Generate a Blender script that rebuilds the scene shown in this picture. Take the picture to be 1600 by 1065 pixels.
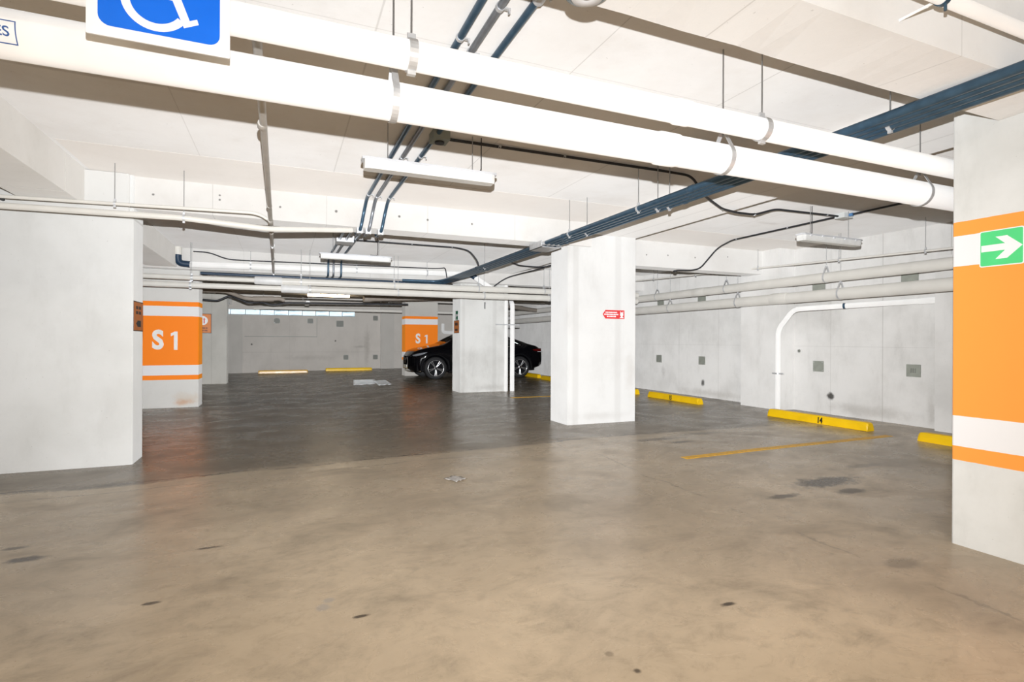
import bpy, math, random
from mathutils import Vector, Matrix
random.seed(7)
for o in list(bpy.data.objects):
    bpy.data.objects.remove(o, do_unlink=True)
SC = bpy.context.scene
COL = SC.collection
pi = math.pi

# ------------------------------------------------------------ camera, light, exposure
CAMH = 1.30
cam_d = bpy.data.cameras.new('camera')
cam = bpy.data.objects.new('camera', cam_d); COL.objects.link(cam)
cam_d.sensor_width = 36.0
cam_d.lens = 36.0 * 845.0 / 1600.0
cam_d.shift_y = -0.0005
yaw, roll = math.atan(356 / 845.0), 0.0047
cam.matrix_world = (Matrix.Translation((0, 0, CAMH)) @ Matrix.Rotation(-yaw, 4, 'Z')
                    @ Matrix.Rotation(pi / 2, 4, 'X') @ Matrix.Rotation(roll, 4, 'Z'))
cam_d.clip_start = 0.05
SC.camera = cam
vs = SC.view_settings
SC.display_settings.display_device = 'sRGB'
vs.view_transform = 'Standard'; vs.look = 'None'; vs.gamma = 1.0; vs.use_curve_mapping = False
vs.exposure = 0.02

w = bpy.data.worlds.new('daylight'); SC.world = w; w.use_nodes = True
w.node_tree.nodes['Background'].inputs[0].default_value = (0.80, 0.91, 1.0, 1)
w.node_tree.nodes['Background'].inputs[1].default_value = 2.4

# the photographer's flash, just above the lens
fl = bpy.data.lights.new('camera_flash', 'SPOT')
fl.energy = 3080; fl.spot_size = math.radians(134); fl.spot_blend = 1.0
fl.shadow_soft_size = 0.010; fl.color = (0.962, 0.985, 1.015)
fl.use_nodes = True
fn = fl.node_tree.nodes; fe = fn['Emission']
fo = fn.new('ShaderNodeLightFalloff'); fo.inputs['Strength'].default_value = 0.17; fo.inputs['Smooth'].default_value = 25.0
fl.node_tree.links.new(fo.outputs['Linear'], fe.inputs['Strength'])
flo = bpy.data.objects.new('camera_flash', fl); COL.objects.link(flo)
flo.location = (0.0, 0.0, CAMH + 0.215)
flo.rotation_euler = (math.radians(90 + 9), 0, -yaw + math.radians(.5))
LAMP_ON = 9.0
FILL_W = 80.0           # watts of the unseen fill lamps added behind the camera          # emission of the lit tubes

# ------------------------------------------------------------ materials
MATS = {}
def new_mat(name):
    m = bpy.data.materials.new(name); m.use_nodes = True
    return m, m.node_tree.nodes, m.node_tree.links, m.node_tree.nodes['Principled BSDF']
def mat(name, col, rough=0.5, metal=0.0, emit=0, vary=0.06, scale=9.0, coat=0.0, spec=0.5, drough=0.0):
    """plain procedural material with a little noise in colour and gloss"""
    if name in MATS: return MATS[name]
    m, N, L, b = new_mat(name)
    tc = N.new('ShaderNodeTexCoord'); nz = N.new('ShaderNodeTexNoise')
    nz.inputs['Scale'].default_value = scale; nz.inputs['Detail'].default_value = 5
    L.new(tc.outputs['Object'], nz.inputs['Vector'])
    r = N.new('ShaderNodeMapRange'); r.inputs[1].default_value = 0.3; r.inputs[2].default_value = 0.7
    r.inputs[3].default_value = 1 - vary; r.inputs[4].default_value = 1 + vary
    L.new(nz.outputs['Fac'], r.inputs[0])
    mx = N.new('ShaderNodeVectorMath'); mx.operation = 'SCALE'
    mx.inputs[0].default_value = col[:3]; L.new(r.outputs[0], mx.inputs['Scale'])
    L.new(mx.outputs[0], b.inputs['Base Color'])
    r2 = N.new('ShaderNodeMapRange'); r2.inputs[3].default_value = max(0.02, rough - .06); r2.inputs[4].default_value = min(1, rough + .06)
    L.new(nz.outputs['Fac'], r2.inputs[0]); L.new(r2.outputs[0], b.inputs['Roughness'])
    b.inputs['Metallic'].default_value = metal
    b.inputs['Coat Weight'].default_value = coat
    b.inputs['Diffuse Roughness'].default_value = drough
    b.inputs['Specular IOR Level'].default_value = spec
    if emit:
        b.inputs['Emission Color'].default_value = (1.0, 0.80, 0.54, 1); b.inputs['Emission Strength'].default_value = emit
    MATS[name] = m
    return m

class G:
    """tiny node-graph helper"""
    def __init__(s, name):
        s.m, s.N, s.L, s.b = new_mat(name)
        g = s.N.new('ShaderNodeNewGeometry'); s.pos = g.outputs['Position']
        sp = s.N.new('ShaderNodeSeparateXYZ'); s.L.new(s.pos, sp.inputs[0])
        s.x, s.y, s.z = sp.outputs
    def put(s, sock, v):
        if hasattr(v, 'links'): s.L.new(v, sock)
        elif isinstance(v, (tuple, list)) and len(v) == 3 and sock.type == 'RGBA': sock.default_value = (*v, 1)
        else: sock.default_value = v
    def math(s, op, a, b=0.0, c=None):
        n = s.N.new('ShaderNodeMath'); n.operation = op
        s.put(n.inputs[0], a); s.put(n.inputs[1], b)
        if c is not None: s.put(n.inputs[2], c)
        return n.outputs[0]
    def noise(s, scale, detail=5, rough=0.6, stretch=(1, 1, 1), dist=0.0):
        mp = s.N.new('ShaderNodeMapping'); mp.inputs['Scale'].default_value = stretch
        s.L.new(s.pos, mp.inputs[0])
        n = s.N.new('ShaderNodeTexNoise'); n.inputs['Scale'].default_value = scale
        n.inputs['Detail'].default_value = detail; n.inputs['Roughness'].default_value = rough
        n.inputs['Distortion'].default_value = dist
        s.L.new(mp.outputs[0], n.inputs['Vector'])
        return n.outputs['Fac']
    def ramp(s, v, a, b, lo=0.0, hi=1.0):
        n = s.N.new('ShaderNodeMapRange'); n.interpolation_type = 'SMOOTHSTEP'
        s.put(n.inputs[0], v); n.inputs[1].default_value = a; n.inputs[2].default_value = b
        n.inputs[3].default_value = lo; n.inputs[4].default_value = hi
        return n.outputs[0]
    def mix(s, f, a, b):
        n = s.N.new('ShaderNodeMix'); n.data_type = 'RGBA'
        s.put(n.inputs[0], f); s.put(n.inputs[6], a); s.put(n.inputs[7], b)
        return n.outputs[2]
    def band(s, v, a, b):
        return s.math('MULTIPLY', s.math('GREATER_THAN', v, a), s.math('LESS_THAN', v, b))
    def line(s, v, c, wd, wob=None):
        d = s.math('ABSOLUTE', s.math('SUBTRACT', v, c))
        if wob is not None: d = s.math('ADD', d, wob)
        return s.ramp(d, wd * .4, wd, 1, 0)
    def spot(s, c, r, stretch=(1, 1, 1), nscale=6.0, soft=0.5):
        v = s.N.new('ShaderNodeVectorMath'); v.operation = 'SUBTRACT'; s.L.new(s.pos, v.inputs[0]); v.inputs[1].default_value = c
        v2 = s.N.new('ShaderNodeVectorMath'); v2.operation = 'DIVIDE'; s.L.new(v.outputs[0], v2.inputs[0]); v2.inputs[1].default_value = [r * q for q in stretch]
        l = s.N.new('ShaderNodeVectorMath'); l.operation = 'LENGTH'; s.L.new(v2.outputs[0], l.inputs[0])
        n = s.noise(nscale, 6, 0.7)
        d = s.math('ADD', l.outputs['Value'], s.math('MULTIPLY', s.math('SUBTRACT', n, 0.5), 1.5))
        return s.ramp(d, 1 - soft, 1.0, 1, 0)
    def bump(s, h, strength=0.1, dist=0.01):
        n = s.N.new('ShaderNodeBump'); n.inputs['Strength'].default_value = strength; n.inputs['Distance'].default_value = dist
        s.L.new(h, n.inputs['Height']); s.L.new(n.outputs[0], s.b.inputs['Normal'])

ORANGE = (1.0, 0.30, 0.010); BWHITE = (0.84, 0.83, 0.83)
def concrete(name, base=(0.74, 0.725, 0.69), dark=(0.56, 0.54, 0.50), amount=0.5, bands=None, stains=(), lines=(), rough=0.62, streak=True):
    if name in MATS: return MATS[name]
    g = G(name)
    n1 = g.noise(0.9, 6, 0.62); n2 = g.noise(2.2, 6, 0.7, (1.6, 1.6, 0.5) if streak else (1, 1, 1)); n3 = g.noise(26, 5, 0.7)
    f = g.math('MULTIPLY', g.ramp(n1, .38, .72), .55)
    f = g.math('ADD', f, g.math('MULTIPLY', g.ramp(n2, .48, .85), .5))
    f = g.math('ADD', f, g.math('MULTIPLY', g.ramp(n3, .55, .85), .22))
    c = g.mix(g.math('MULTIPLY', f, amount), base, dark)
    pits = g.ramp(g.noise(48, 2, 0.5), .73, .78)
    c = g.mix(g.math('MULTIPLY', pits, .35), c, (0.28, 0.26, 0.23))
    wob = g.math('MULTIPLY', g.noise(9, 4), .004)
    for ax, pos_, wd, a in lines:
        v = {'x': g.x, 'y': g.y, 'z': g.z}[ax]
        c = g.mix(g.math('MULTIPLY', g.line(v, pos_, wd, wob), a), c, (0.30, 0.28, 0.25))
    for cc, r, st, col, a in stains:
        c = g.mix(g.math('MULTIPLY', g.spot(cc, r, st, 6, .6 if r < .1 else .95), a if r < .1 else a * .62), c, col)
    if bands:
        edge = g.math('ADD', g.z, g.math('MULTIPLY', g.math('SUBTRACT', g.noise(14, 3), .5), .006))
        for a, b, col in bands:
            nz = g.noise(3, 3)
            cc = g.mix(g.math('MULTIPLY', nz, .12), col, tuple(q * .8 for q in col))
            c = g.mix(g.band(edge, a, b), c, cc)
    g.L.new(c, g.b.inputs['Base Color'])
    g.b.inputs['Roughness'].default_value = rough
    g.b.inputs['Specular IOR Level'].default_value = 0.25
    g.b.inputs['Diffuse Roughness'].default_value = 0.8
    g.bump(g.math('ADD', g.noise(3.5, 5), g.math('MULTIPLY', n3, .25)), 0.16, 0.02)
    MATS[name] = g.m
    return g.m

def s1_bands(z0, ORANGE=ORANGE):
    return [(z0 + .545, z0 + .635, ORANGE), (z0 + .635, z0 + .83, BWHITE), (z0 + .83, z0 + 1.79, ORANGE),
            (z0 + 1.79, z0 + 1.985, BWHITE), (z0 + 1.985, z0 + 2.075, ORANGE)]

def floor_mat():
    g = G('polished_concrete_floor')
    big = g.noise(0.45, 6, 0.6); mid = g.noise(1.5, 7, 0.66, (1, 1.4, 1), 0.6); fine = g.noise(9, 7, 0.72); grit = g.noise(70, 3, 0.6)
    c = g.mix(g.ramp(big, .30, .70), (0.40, 0.325, 0.235), (0.60, 0.49, 0.355))
    c = g.mix(g.math('MULTIPLY', g.ramp(mid, .47, .74), .62), c, (0.245, 0.20, 0.148))
    c = g.mix(g.math('MULTIPLY', g.ramp(fine, .52, .78), .32), c, (0.18, 0.148, 0.11))
    c = g.mix(g.math('MULTIPLY', g.ramp(grit, .62, .8), .16), c, (0.58, 0.50, 0.39))
    swirl = g.noise(2.4, 4, 0.55, (1, 1, 1), 2.2)
    c = g.mix(g.math('MULTIPLY', g.ramp(swirl, .56, .62), .14), c, (0.60, 0.50, 0.37))
    f2 = g.noise(4.2, 8, 0.78, (1, 1.6, 1), .8)
    c = g.mix(g.math('MULTIPLY', g.ramp(f2, .46, .70), .40), c, (0.24, 0.195, 0.14))
    c = g.mix(g.math('MULTIPLY', g.ramp(g.noise(22, 5, .75), .55, .75), .25), c, (0.2, 0.165, 0.12))
    # the colour is darker beyond a wavy line across the floor
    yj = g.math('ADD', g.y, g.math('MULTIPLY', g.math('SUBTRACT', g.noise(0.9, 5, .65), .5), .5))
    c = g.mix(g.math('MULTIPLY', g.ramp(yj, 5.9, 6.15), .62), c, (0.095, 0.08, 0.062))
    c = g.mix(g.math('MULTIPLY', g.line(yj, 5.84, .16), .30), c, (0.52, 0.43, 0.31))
    # old cracks and pour joints
    wb = g.math('MULTIPLY', g.math('SUBTRACT', g.noise(1.3, 6, .7), .5), .34)
    yy = g.math('ADD', g.y, wb); xx = g.math('ADD', g.x, wb)
    crk = g.ramp(g.noise(2.0, 4, .6), .40, .56)
    for v, cpos, wd, a in ((yy, 6.02, .022, .8), (yy, 5.70, .016, .4), (xx, 3.2, .016, .35), (yy, 11.6, .03, .6)):
        c = g.mix(g.math('MULTIPLY', g.math('MULTIPLY', g.line(v, cpos, wd), a), crk), c, (0.05, 0.042, 0.034))
    # oil spots and scuffs
    oil = (0.036, 0.025, 0.018)
    for cc, r, st, a in (((4.58, 3.45, 0), 0.34, (1.5, 0.5, 9), 0.85), ((3.84, 3.27, 0), 0.15, (1.6, 0.4, 9), 0.75), ((4.53, 3.17, 0), 0.14, (1.5, 0.6, 9), 0.7), ((5.55, 3.75, 0), 0.22, (1.5, 0.4, 9), 0.4), ((-1.42, 4.11, 0), 0.11, (1.3, 0.6, 9), 0.85), ((-1.57, 4.37, 0), 0.07, (1.3, 0.6, 9), 0.7), ((-1.72, 6.02, 0), 0.4, (2.2, 0.25, 9), 0.5), ((-1.42, 5.95, 0), 0.3, (2, 0.25, 9), 0.5), ((-0.43, 3.87, 0), 0.07, (1.6, 0.35, 9), 0.8), ((-0.60, 3.15, 0), 0.035, (1.5, 0.6, 9), 0.8), ((0.34, 2.62, 0), 0.03, (1.6, 0.6, 9), 0.85), ((2.03, 2.05, 0), 0.035, (1.6, 0.7, 9), 0.9), ((4.40, 5.61, 0), 0.3, (1.6, 0.3, 9), 0.6), ((4.55, 5.37, 0), 0.16, (1.4, 0.4, 9), 0.7), ((5.27, 5.77, 0), 0.3, (1.6, 0.3, 9), 0.4), ((1.29, 1.77, 0), 0.022, (1, 1, 9), 0.8), ((1.25, 1.91, 0), 0.022, (1.2, 1, 9), 0.4), ((3.36, 2.04, 0), 0.12, (1.3, 0.8, 9), 0.35)):
        c = g.mix(g.math('MULTIPLY', g.spot(cc, r, st, 11, .6), a), c, oil)
    grey = (0.30, 0.29, 0.29)
    for cc, r in (((0.21, 2.84, 0), .035), ((0.18, 2.78, 0), .045)):
        c = g.mix(g.math('MULTIPLY', g.spot(cc, r, (1, 1, 9), 9, .6), .5), c, grey)
    g.L.new(c, g.b.inputs['Base Color'])
    r = g.math('ADD', g.ramp(mid, .3, .75, .20, .34), g.math('MULTIPLY', fine, .06))
    g.L.new(r, g.b.inputs['Roughness'])
    g.b.inputs['Specular IOR Level'].default_value = 0.24
    g.b.inputs['Diffuse Roughness'].default_value = 0.0
    g.bump(g.math('ADD', mid, g.math('MULTIPLY', fine, .18)), 0.06, 0.02)
    return g.m

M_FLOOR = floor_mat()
M_CEIL = concrete('white_ceiling_concrete', (0.80, 0.785, 0.765), (0.64, 0.60, 0.555), .7, streak=False,
                  lines=[('x', -.75, .008, .25), ('x', .47, .01, .3), ('x', 1.72, .008, .4), ('x', 2.96, .01, .35), ('y', 3.1, .008, .25), ('y', 4.35, .008, .3), ('x', 6.3, .01, .3), ('x', 7.5, .01, .3)],
                  stains=[((-1.2, 4.4, 3.05), .35, (3, .1, 9), (0.2, 0.15, 0.1), .5), ((6.6, 5.9, 3.05), .2, (1.4, .5, 9), (0.35, 0.3, 0.25), .5)])
M_STRIP = concrete('pinkish_ceiling_strip', (0.775, 0.735, 0.69), (0.67, 0.62, 0.57), .6, streak=False)
M_BEAM = concrete('white_beam_concrete', (0.745, 0.73, 0.705), (0.58, 0.55, 0.51), .65, streak=False, stains=[((-1.32, 6.94, 2.87), .020, (1, 1, 1), (0.16, 0.15, 0.14), .85),((-0.68, 6.94, 2.93), .020, (1, 1, 1), (0.16, 0.15, 0.14), .85),((-0.68, 6.94, 2.88), .020, (1, 1, 1), (0.16, 0.15, 0.14), .85),((-0.05, 6.94, 2.86), .020, (1, 1, 1), (0.16, 0.15, 0.14), .85),((0.58, 6.94, 2.87), .020, (1, 1, 1), (0.16, 0.15, 0.14), .85),((1.35, 6.94, 2.88), .020, (1, 1, 1), (0.16, 0.15, 0.14), .85),((1.72, 6.94, 2.87), .020, (1, 1, 1), (0.16, 0.15, 0.14), .85),((2.33, 6.94, 2.87), .020, (1, 1, 1), (0.16, 0.15, 0.14), .85),((5.80, 7.76, 2.80), .020, (1, 1, 1), (0.16, 0.15, 0.14), .85),((6.26, 7.76, 2.82), .020, (1, 1, 1), (0.16, 0.15, 0.14), .85),((6.87, 7.76, 2.82), .020, (1, 1, 1), (0.16, 0.15, 0.14), .85),((7.64, 7.76, 2.88), .020, (1, 1, 1), (0.16, 0.15, 0.14), .85)],
                  lines=[('x', -.75, .008, .3), ('x', .47, .008, .3), ('x', 1.72, .008, .35), ('x', 2.96, .008, .3)])
M_BEAMG = concrete('grey_beam_concrete', (0.70, 0.675, 0.635), (0.53, 0.50, 0.45), .6, streak=False)
M_COL = concrete('white_column_concrete', (0.74, 0.735, 0.715), (0.58, 0.565, 0.535), .55)
M_WALLR = concrete('right_wall_concrete', (0.76, 0.745, 0.72), (0.50, 0.485, 0.455), .85,
                   lines=[('y', 5.72, .012, .35), ('y', 6.62, .01, .25), ('y', 4.75, .012, .4), ('y', 9.3, .01, .3), ('z', 1.22, .008, .22), ('z', 2.05, .012, .25), ('y', 10.6, .01, .25)],
                   stains=[((8.9, 6.62, .34), .085, (1, 1, 1), (0.04, 0.035, 0.03), .9), ((8.9, 9.78, .35), .075, (1, 1, 1.6), (0.05, 0.045, 0.04), .85),
                           ((8.9, 4.85, .9), .5, (1, .35, 2.2), (0.42, 0.39, 0.35), .7), ((8.9, 6.0, .16), .5, (1, 2, .28), (0.36, 0.33, 0.29), .6),
                           ((8.9, 9.4, .12), .5, (1, 3, .25), (0.36, 0.33, 0.29), .6), ((8.9, 5.0, .3), .3, (1, .3, 1.6), (0.38, 0.35, 0.31), .6),
                           ((8.9, 11.2, .5), .12, (1, 1, 1.5), (0.2, 0.18, 0.16), .5)])
M_WALLB = concrete('back_wall_concrete', (0.66, 0.625, 0.58), (0.48, 0.45, 0.41), .7,
                   lines=[('z', 1.78, .025, .0), ('z', .78, .012, .3), ('x', .2, .012, .15)],
                   stains=[((3.3, 24, 1.0), .5, (.35, 1, 2.4), (0.33, 0.30, 0.26), .6), ((3.0, 24, 1.0), .16, (2.4, 1, .5), (0.3, 0.27, 0.24), .6), ((2.0, 24, 1.25), .05, (1, 1, 1), (0.1, 0.09, 0.08), .9),
                           ((-1.2, 24, 1.1), .05, (1, 1, 1), (0.1, 0.09, 0.08), .9), ((1.0, 24, .55), .5, (3, 1, .3), (0.40, 0.37, 0.33), .5)])
M_PIPE = mat('cream_painted_pipe', (0.76, 0.735, 0.68), .4, vary=.04, scale=4, drough=.25, spec=.4)
M_PIPEW = mat('white_painted_pipe', (0.90, 0.89, 0.87), .4, vary=.03, scale=4, drough=1.0, spec=.35)
M_SLEEVE = mat('white_sleeve', (0.78, 0.775, 0.76), .45)
M_ZINC = mat('galvanised_steel', (0.70, 0.71, 0.72), .38, .35, vary=.10, scale=20)
M_CONDUIT = mat('blue_grey_conduit', (0.060, 0.118, 0.180), .32, .35, vary=.18, scale=14)
M_CONDLIGHT = mat('light_grey_conduit', (0.30, 0.32, 0.35), .38, .55, vary=.15, scale=14)
M_DARK = mat('dark_conduit', (0.035, 0.037, 0.042), .5, .2, vary=.1)
M_BLUEPVC = mat('dark_blue_elbow', (0.02, 0.045, 0.085), .35)
M_RODM = mat('steel_rod', (0.45, 0.45, 0.45), .4, .8)
M_LAMPBODY = mat('grey_lamp_tray', (0.74, 0.75, 0.77), .4)
M_LAMPCLR = mat('white_diffuser', (0.90, 0.90, 0.87), .25)
M_LAMPLIT = mat('lit_diffuser', (0.86, 0.86, 0.80), .25, emit=LAMP_ON)
M_YELLOW = mat('yellow_paint', (1.0, 0.62, 0.004), .42, vary=.08, scale=6)
M_YELLOWOLD = mat('worn_yellow_line', (0.86, 0.48, 0.03), .5, vary=.22, scale=30)
M_YELLOWPALE = mat('pale_yellow_paint', (0.85, 0.50, 0.10), .3, vary=.1, scale=6)
M_BLACK = mat('black_paint', (0.012, 0.012, 0.013), .45)
M_VENT = mat('grey_green_plate', (0.33, 0.345, 0.30), .5, vary=.08)
M_VENTB = mat('dark_grey_plate', (0.175, 0.18, 0.155), .5, vary=.08)
M_VENT2 = mat('grey_knob', (0.24, 0.25, 0.22), .5)
M_SIGNBLUE = mat('blue_sign_enamel', (0.0, 0.150, 0.78), .35, vary=.03)
M_SIGNWHITE = mat('white_sign_enamel', (0.94, 0.94, 0.94), .35, vary=.02)
M_SIGNGREEN = mat('green_sign_enamel', (0.10, 0.72, 0.25), .4, vary=.03)
M_SIGNRED = mat('red_sign_enamel', (0.78, 0.055, 0.06), .4, vary=.05)
M_SIGNORANGE = mat('orange_sign_enamel', (0.78, 0.22, 0.02), .45, vary=.05)
M_SIGNDARK = mat('dark_brown_print', (0.07, 0.025, 0.015), .5)
M_NAVY = mat('navy_print', (0.01, 0.015, 0.10), .5)
M_LETTER = mat('white_lettering', (0.84, 0.82, 0.79), .5)
M_TXTBLUE = mat('blue_lettering', (0.03, 0.10, 0.32), .5)
M_PLATEGREEN = mat('dark_green_print', (0.0, 0.20, 0.09), .45)
M_GREYWHITE = mat('off_white_plastic', (0.72, 0.73, 0.75), .35)
M_RING = mat('grey_blue_plastic', (0.24, 0.31, 0.36), .4)
M_PAPER = mat('white_paper', (0.88, 0.93, 0.96), .35, vary=.03)
M_FOIL = mat('clear_wrapper', (0.50, 0.47, 0.44), .2, vary=.3, scale=60)
M_CARPAINT = mat('black_car_paint', (0.003, 0.003, 0.004), .10, vary=.02, coat=.0, spec=.3)
M_CARGLASS = mat('dark_car_glass', (0.010, 0.011, 0.012), .04)
M_CARTRIM = mat('matt_black_trim', (0.008, 0.008, 0.009), .55, spec=.06)
M_CHROME = mat('chrome_trim', (0.80, 0.81, 0.82), .14, 1.0)
M_RIM = mat('silver_alloy', (0.62, 0.62, 0.63), .25, .9)
M_TYRE = mat('black_rubber', (0.016, 0.016, 0.017), .75)
M_HEADL = mat('headlight_glass', (0.30, 0.32, 0.35), .08, .3)
M_TAIL = mat('dark_red_lens', (0.10, 0.004, 0.004), .12)
M_PLATE = mat('number_plate', (0.75, 0.74, 0.68), .4)
M_FRAMEW = mat('window_frame_grey', (0.34, 0.37, 0.39), .5)
def sheet_mat():
    g = G('daylit_translucent_sheet')
    c = g.mix(g.noise(2.5, 4), (0.62, 0.76, 0.84), (0.86, 0.93, 0.96))
    g.L.new(c, g.b.inputs['Base Color']); g.b.inputs['Roughness'].default_value = .3
    g.b.inputs['Transmission Weight'].default_value = .35
    tr = g.N.new('ShaderNodeBsdfTranslucent'); g.L.new(c, tr.inputs[0])
    mx = g.N.new('ShaderNodeMixShader'); mx.inputs[0].default_value = .7
    g.L.new(g.b.outputs[0], mx.inputs[1]); g.L.new(tr.outputs[0], mx.inputs[2])
    g.L.new(mx.outputs[0], g.N['Material Output'].inputs[0])
    return g.m
M_SHEET = sheet_mat()

# ------------------------------------------------------------ mesh helpers
def floor_z(x, y):
    t = min(1, max(0, (y - 2.0) / 4.0)); t = t * t * (3 - 2 * t)
    if x <= -1.5: p = -.045
    elif x < 3.8: p = -.045 + .10 * (x + 1.5) / 5.3
    elif x < 5.2: p = .055
    else: p = .055 - .035 * min(1, (x - 5.2) / 3.7)
    return p * t

class MB:
    def __init__(s): s.v = []; s.f = []; s.mi = []; s.sm = []
    def add(s, vs_, fs, smooth=False, mi=0):
        b = len(s.v); s.v += [tuple(p) for p in vs_]
        for f in fs: s.f.append([b + i for i in f]); s.sm.append(smooth); s.mi.append(mi)
        return s
    def box(s, x0, x1, y0, y1, z0, z1, mi=0):
        return s.add([(x0, y0, z0), (x1, y0, z0), (x1, y1, z0), (x0, y1, z0), (x0, y0, z1), (x1, y0, z1), (x1, y1, z1), (x0, y1, z1)],
                     [(0, 3, 2, 1), (4, 5, 6, 7), (0, 1, 5, 4), (1, 2, 6, 5), (2, 3, 7, 6), (3, 0, 4, 7)], False, mi)
    def cbox(s, x0, x1, y0, y1, z0, z1, c=.012):
        """box with chamfered vertical and horizontal edges"""
        def ring(z, i): return [(x0 + c + i, y0 + i, z), (x1 - c - i, y0 + i, z), (x1 - i, y0 + c + i, z), (x1 - i, y1 - c - i, z),
                                (x1 - c - i, y1 - i, z), (x0 + c + i, y1 - i, z), (x0 + i, y1 - c - i, z), (x0 + i, y0 + c + i, z)]
        rs = [ring(z0, 0), ring(z1 - c, 0), ring(z1, c * .7)]
        return s.loft(rs, closed=True, caps=True, smooth=False)
    def loft(s, rings, closed=True, caps=False, smooth=True, mi=0):
        n = len(rings[0]); b = []
        for r in rings: b += r
        fs = []
        for i in range(len(rings) - 1):
            for j in range(n if closed else n - 1):
                k = (j + 1) % n
                fs.append((i * n + j, i * n + k, (i + 1) * n + k, (i + 1) * n + j))
        s.add(b, fs, smooth, mi)
        if caps:
            s.add(rings[0], [tuple(range(n))[::-1]], False, mi); s.add(rings[-1], [tuple(range(n))], False, mi)
        return s
    def tube(s, pts, r, seg=14, caps=True, mi=0):
        pts = [Vector(p) for p in pts]; rr = r if isinstance(r, (list, tuple)) else [r] * len(pts)
        rings = []; nrm = None
        for i, p in enumerate(pts):
            if i == 0: t = pts[1] - p
            elif i == len(pts) - 1: t = p - pts[i - 1]
            else: t = (pts[i + 1] - p).normalized() + (p - pts[i - 1]).normalized()
            t.normalize()
            if nrm is None:
                nrm = t.cross(Vector((0, 0, 1)))
                if nrm.length < .01: nrm = t.cross(Vector((1, 0, 0)))
            nrm = (nrm - t * nrm.dot(t)).normalized(); bn = t.cross(nrm)
            rings.append([tuple(p + (nrm * math.cos(2 * pi * k / seg) + bn * math.sin(2 * pi * k / seg)) * rr[i]) for k in range(seg)])
        return s.loft(rings, True, caps, True, mi)
    def lathe(s, prof, seg=32, M=Matrix(), mi=0, smooth=True):
        """profile of (radius, height) about local z, moved by M"""
        rings = [[tuple(M @ Vector((r * math.cos(2 * pi * k / seg), r * math.sin(2 * pi * k / seg), h))) for k in range(seg)] for r, h in prof]
        return s.loft(rings, True, False, smooth, mi)
    def prism(s, poly, M, d, mi=0):
        """2D outline (u, v) extruded by d along local w, moved by M"""
        n = len(poly)
        a = [tuple(M @ Vector((u, v, 0))) for u, v in poly]; b = [tuple(M @ Vector((u, v, d))) for u, v in poly]
        return s.add(a + b, [tuple(range(n))[::-1], tuple(range(n, 2 * n))] + [(i, (i + 1) % n, n + (i + 1) % n, n + i) for i in range(n)], False, mi)
    def build(s, name, m, parent=None, loc=None, bevel=0):
        """link as one mesh object; with loc the vertices are given in world space and loc becomes the origin"""
        me = bpy.data.meshes.new(name)
        L = Vector(loc) if loc is not None else Vector((0, 0, 0))
        if parent is not None and loc is None and 'world' in parent: L = Vector(parent['world'])
        me.from_pydata([tuple(Vector(p) - L) for p in s.v], [], s.f); me.update()
        for p, q, i in zip(me.polygons, s.sm, s.mi): p.use_smooth = q; p.material_index = i
        for q in (m if isinstance(m, (list, tuple)) else [m]): me.materials.append(q)
        o = bpy.data.objects.new(name, me); COL.objects.link(o)
        if parent is not None: o.parent = parent
        elif loc is not None: o.location = loc
        if bevel:
            bm = o.modifiers.new('bevel', 'BEVEL'); bm.width = bevel; bm.segments = 2; bm.limit_method = 'ANGLE'
        return o

def fillet(pts, r=.08, n=6):
    """round the inner corners of a polyline"""
    P = [Vector(p) for p in pts]; out = [P[0]]
    for i in range(1, len(P) - 1):
        a, b, c = P[i - 1], P[i], P[i + 1]
        d = min(r, (a - b).length * .49, (c - b).length * .49)
        p, q = b + (a - b).normalized() * d, b + (c - b).normalized() * d
        for k in range(n + 1):
            t = k / n; out.append(p * (1 - t) ** 2 + b * 2 * t * (1 - t) + q * t * t)
    return out + [P[-1]]

def tag(o, label, cat, group=None, kind=None):
    o['label'] = label; o['category'] = cat
    if group: o['group'] = group
    if kind: o['kind'] = kind
    return o
def thing(name, label, cat, loc=(0, 0, 0), group=None, rz=0.0, local=False):
    """an Empty at the thing's base; parts are given in world space unless local"""
    o = bpy.data.objects.new(name, None); COL.objects.link(o); o.empty_display_size = .1
    o.location = loc; o.rotation_euler = (0, 0, rz)
    if not local: o['world'] = list(loc)
    return tag(o, label, cat, group)
def struct(o): o['kind'] = 'structure'; return o
def dup(root, loc, label, rz=None, group=None):
    r = root.copy(); COL.objects.link(r); r.location = loc
    if rz is not None: r.rotation_euler = (0, 0, rz)
    r['label'] = label
    if group: r['group'] = group
    for ch in list(root.children):
        c = ch.copy(); COL.objects.link(c); c.parent = r
        for g in list(ch.children):
            d = g.copy(); COL.objects.link(d); d.parent = c
    return r
def text_mesh(body, size, M, m, name, parent, bold=0.0, sx=1.0, depth=.002, align='CENTER'):
    cu = bpy.data.curves.new('txt', 'FONT'); cu.body = body; cu.size = size; cu.align_x = align; cu.align_y = 'CENTER'
    cu.offset = bold; cu.extrude = depth; cu.resolution_u = 4
    to = bpy.data.objects.new('txt', cu); COL.objects.link(to)
    bpy.context.view_layer.update()
    me = bpy.data.meshes.new_from_object(to.evaluated_get(bpy.context.evaluated_depsgraph_get()))
    bpy.data.objects.remove(to); bpy.data.curves.remove(cu)
    L = Vector(parent['world']) if parent is not None and 'world' in parent else Vector()
    me.transform(Matrix.Translation(-L) @ M @ Matrix.Diagonal((sx, 1, 1, 1)))
    me.materials.clear(); me.materials.append(m); me.name = name
    o = bpy.data.objects.new(name, me); COL.objects.link(o); o.parent = parent
    return o
def face_y(x, y, z):      # plate frame facing -Y (towards the photographer): u right, v up
    return Matrix(((1, 0, 0, x), (0, 0, -1, y), (0, 1, 0, z), (0, 0, 0, 1)))
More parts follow.
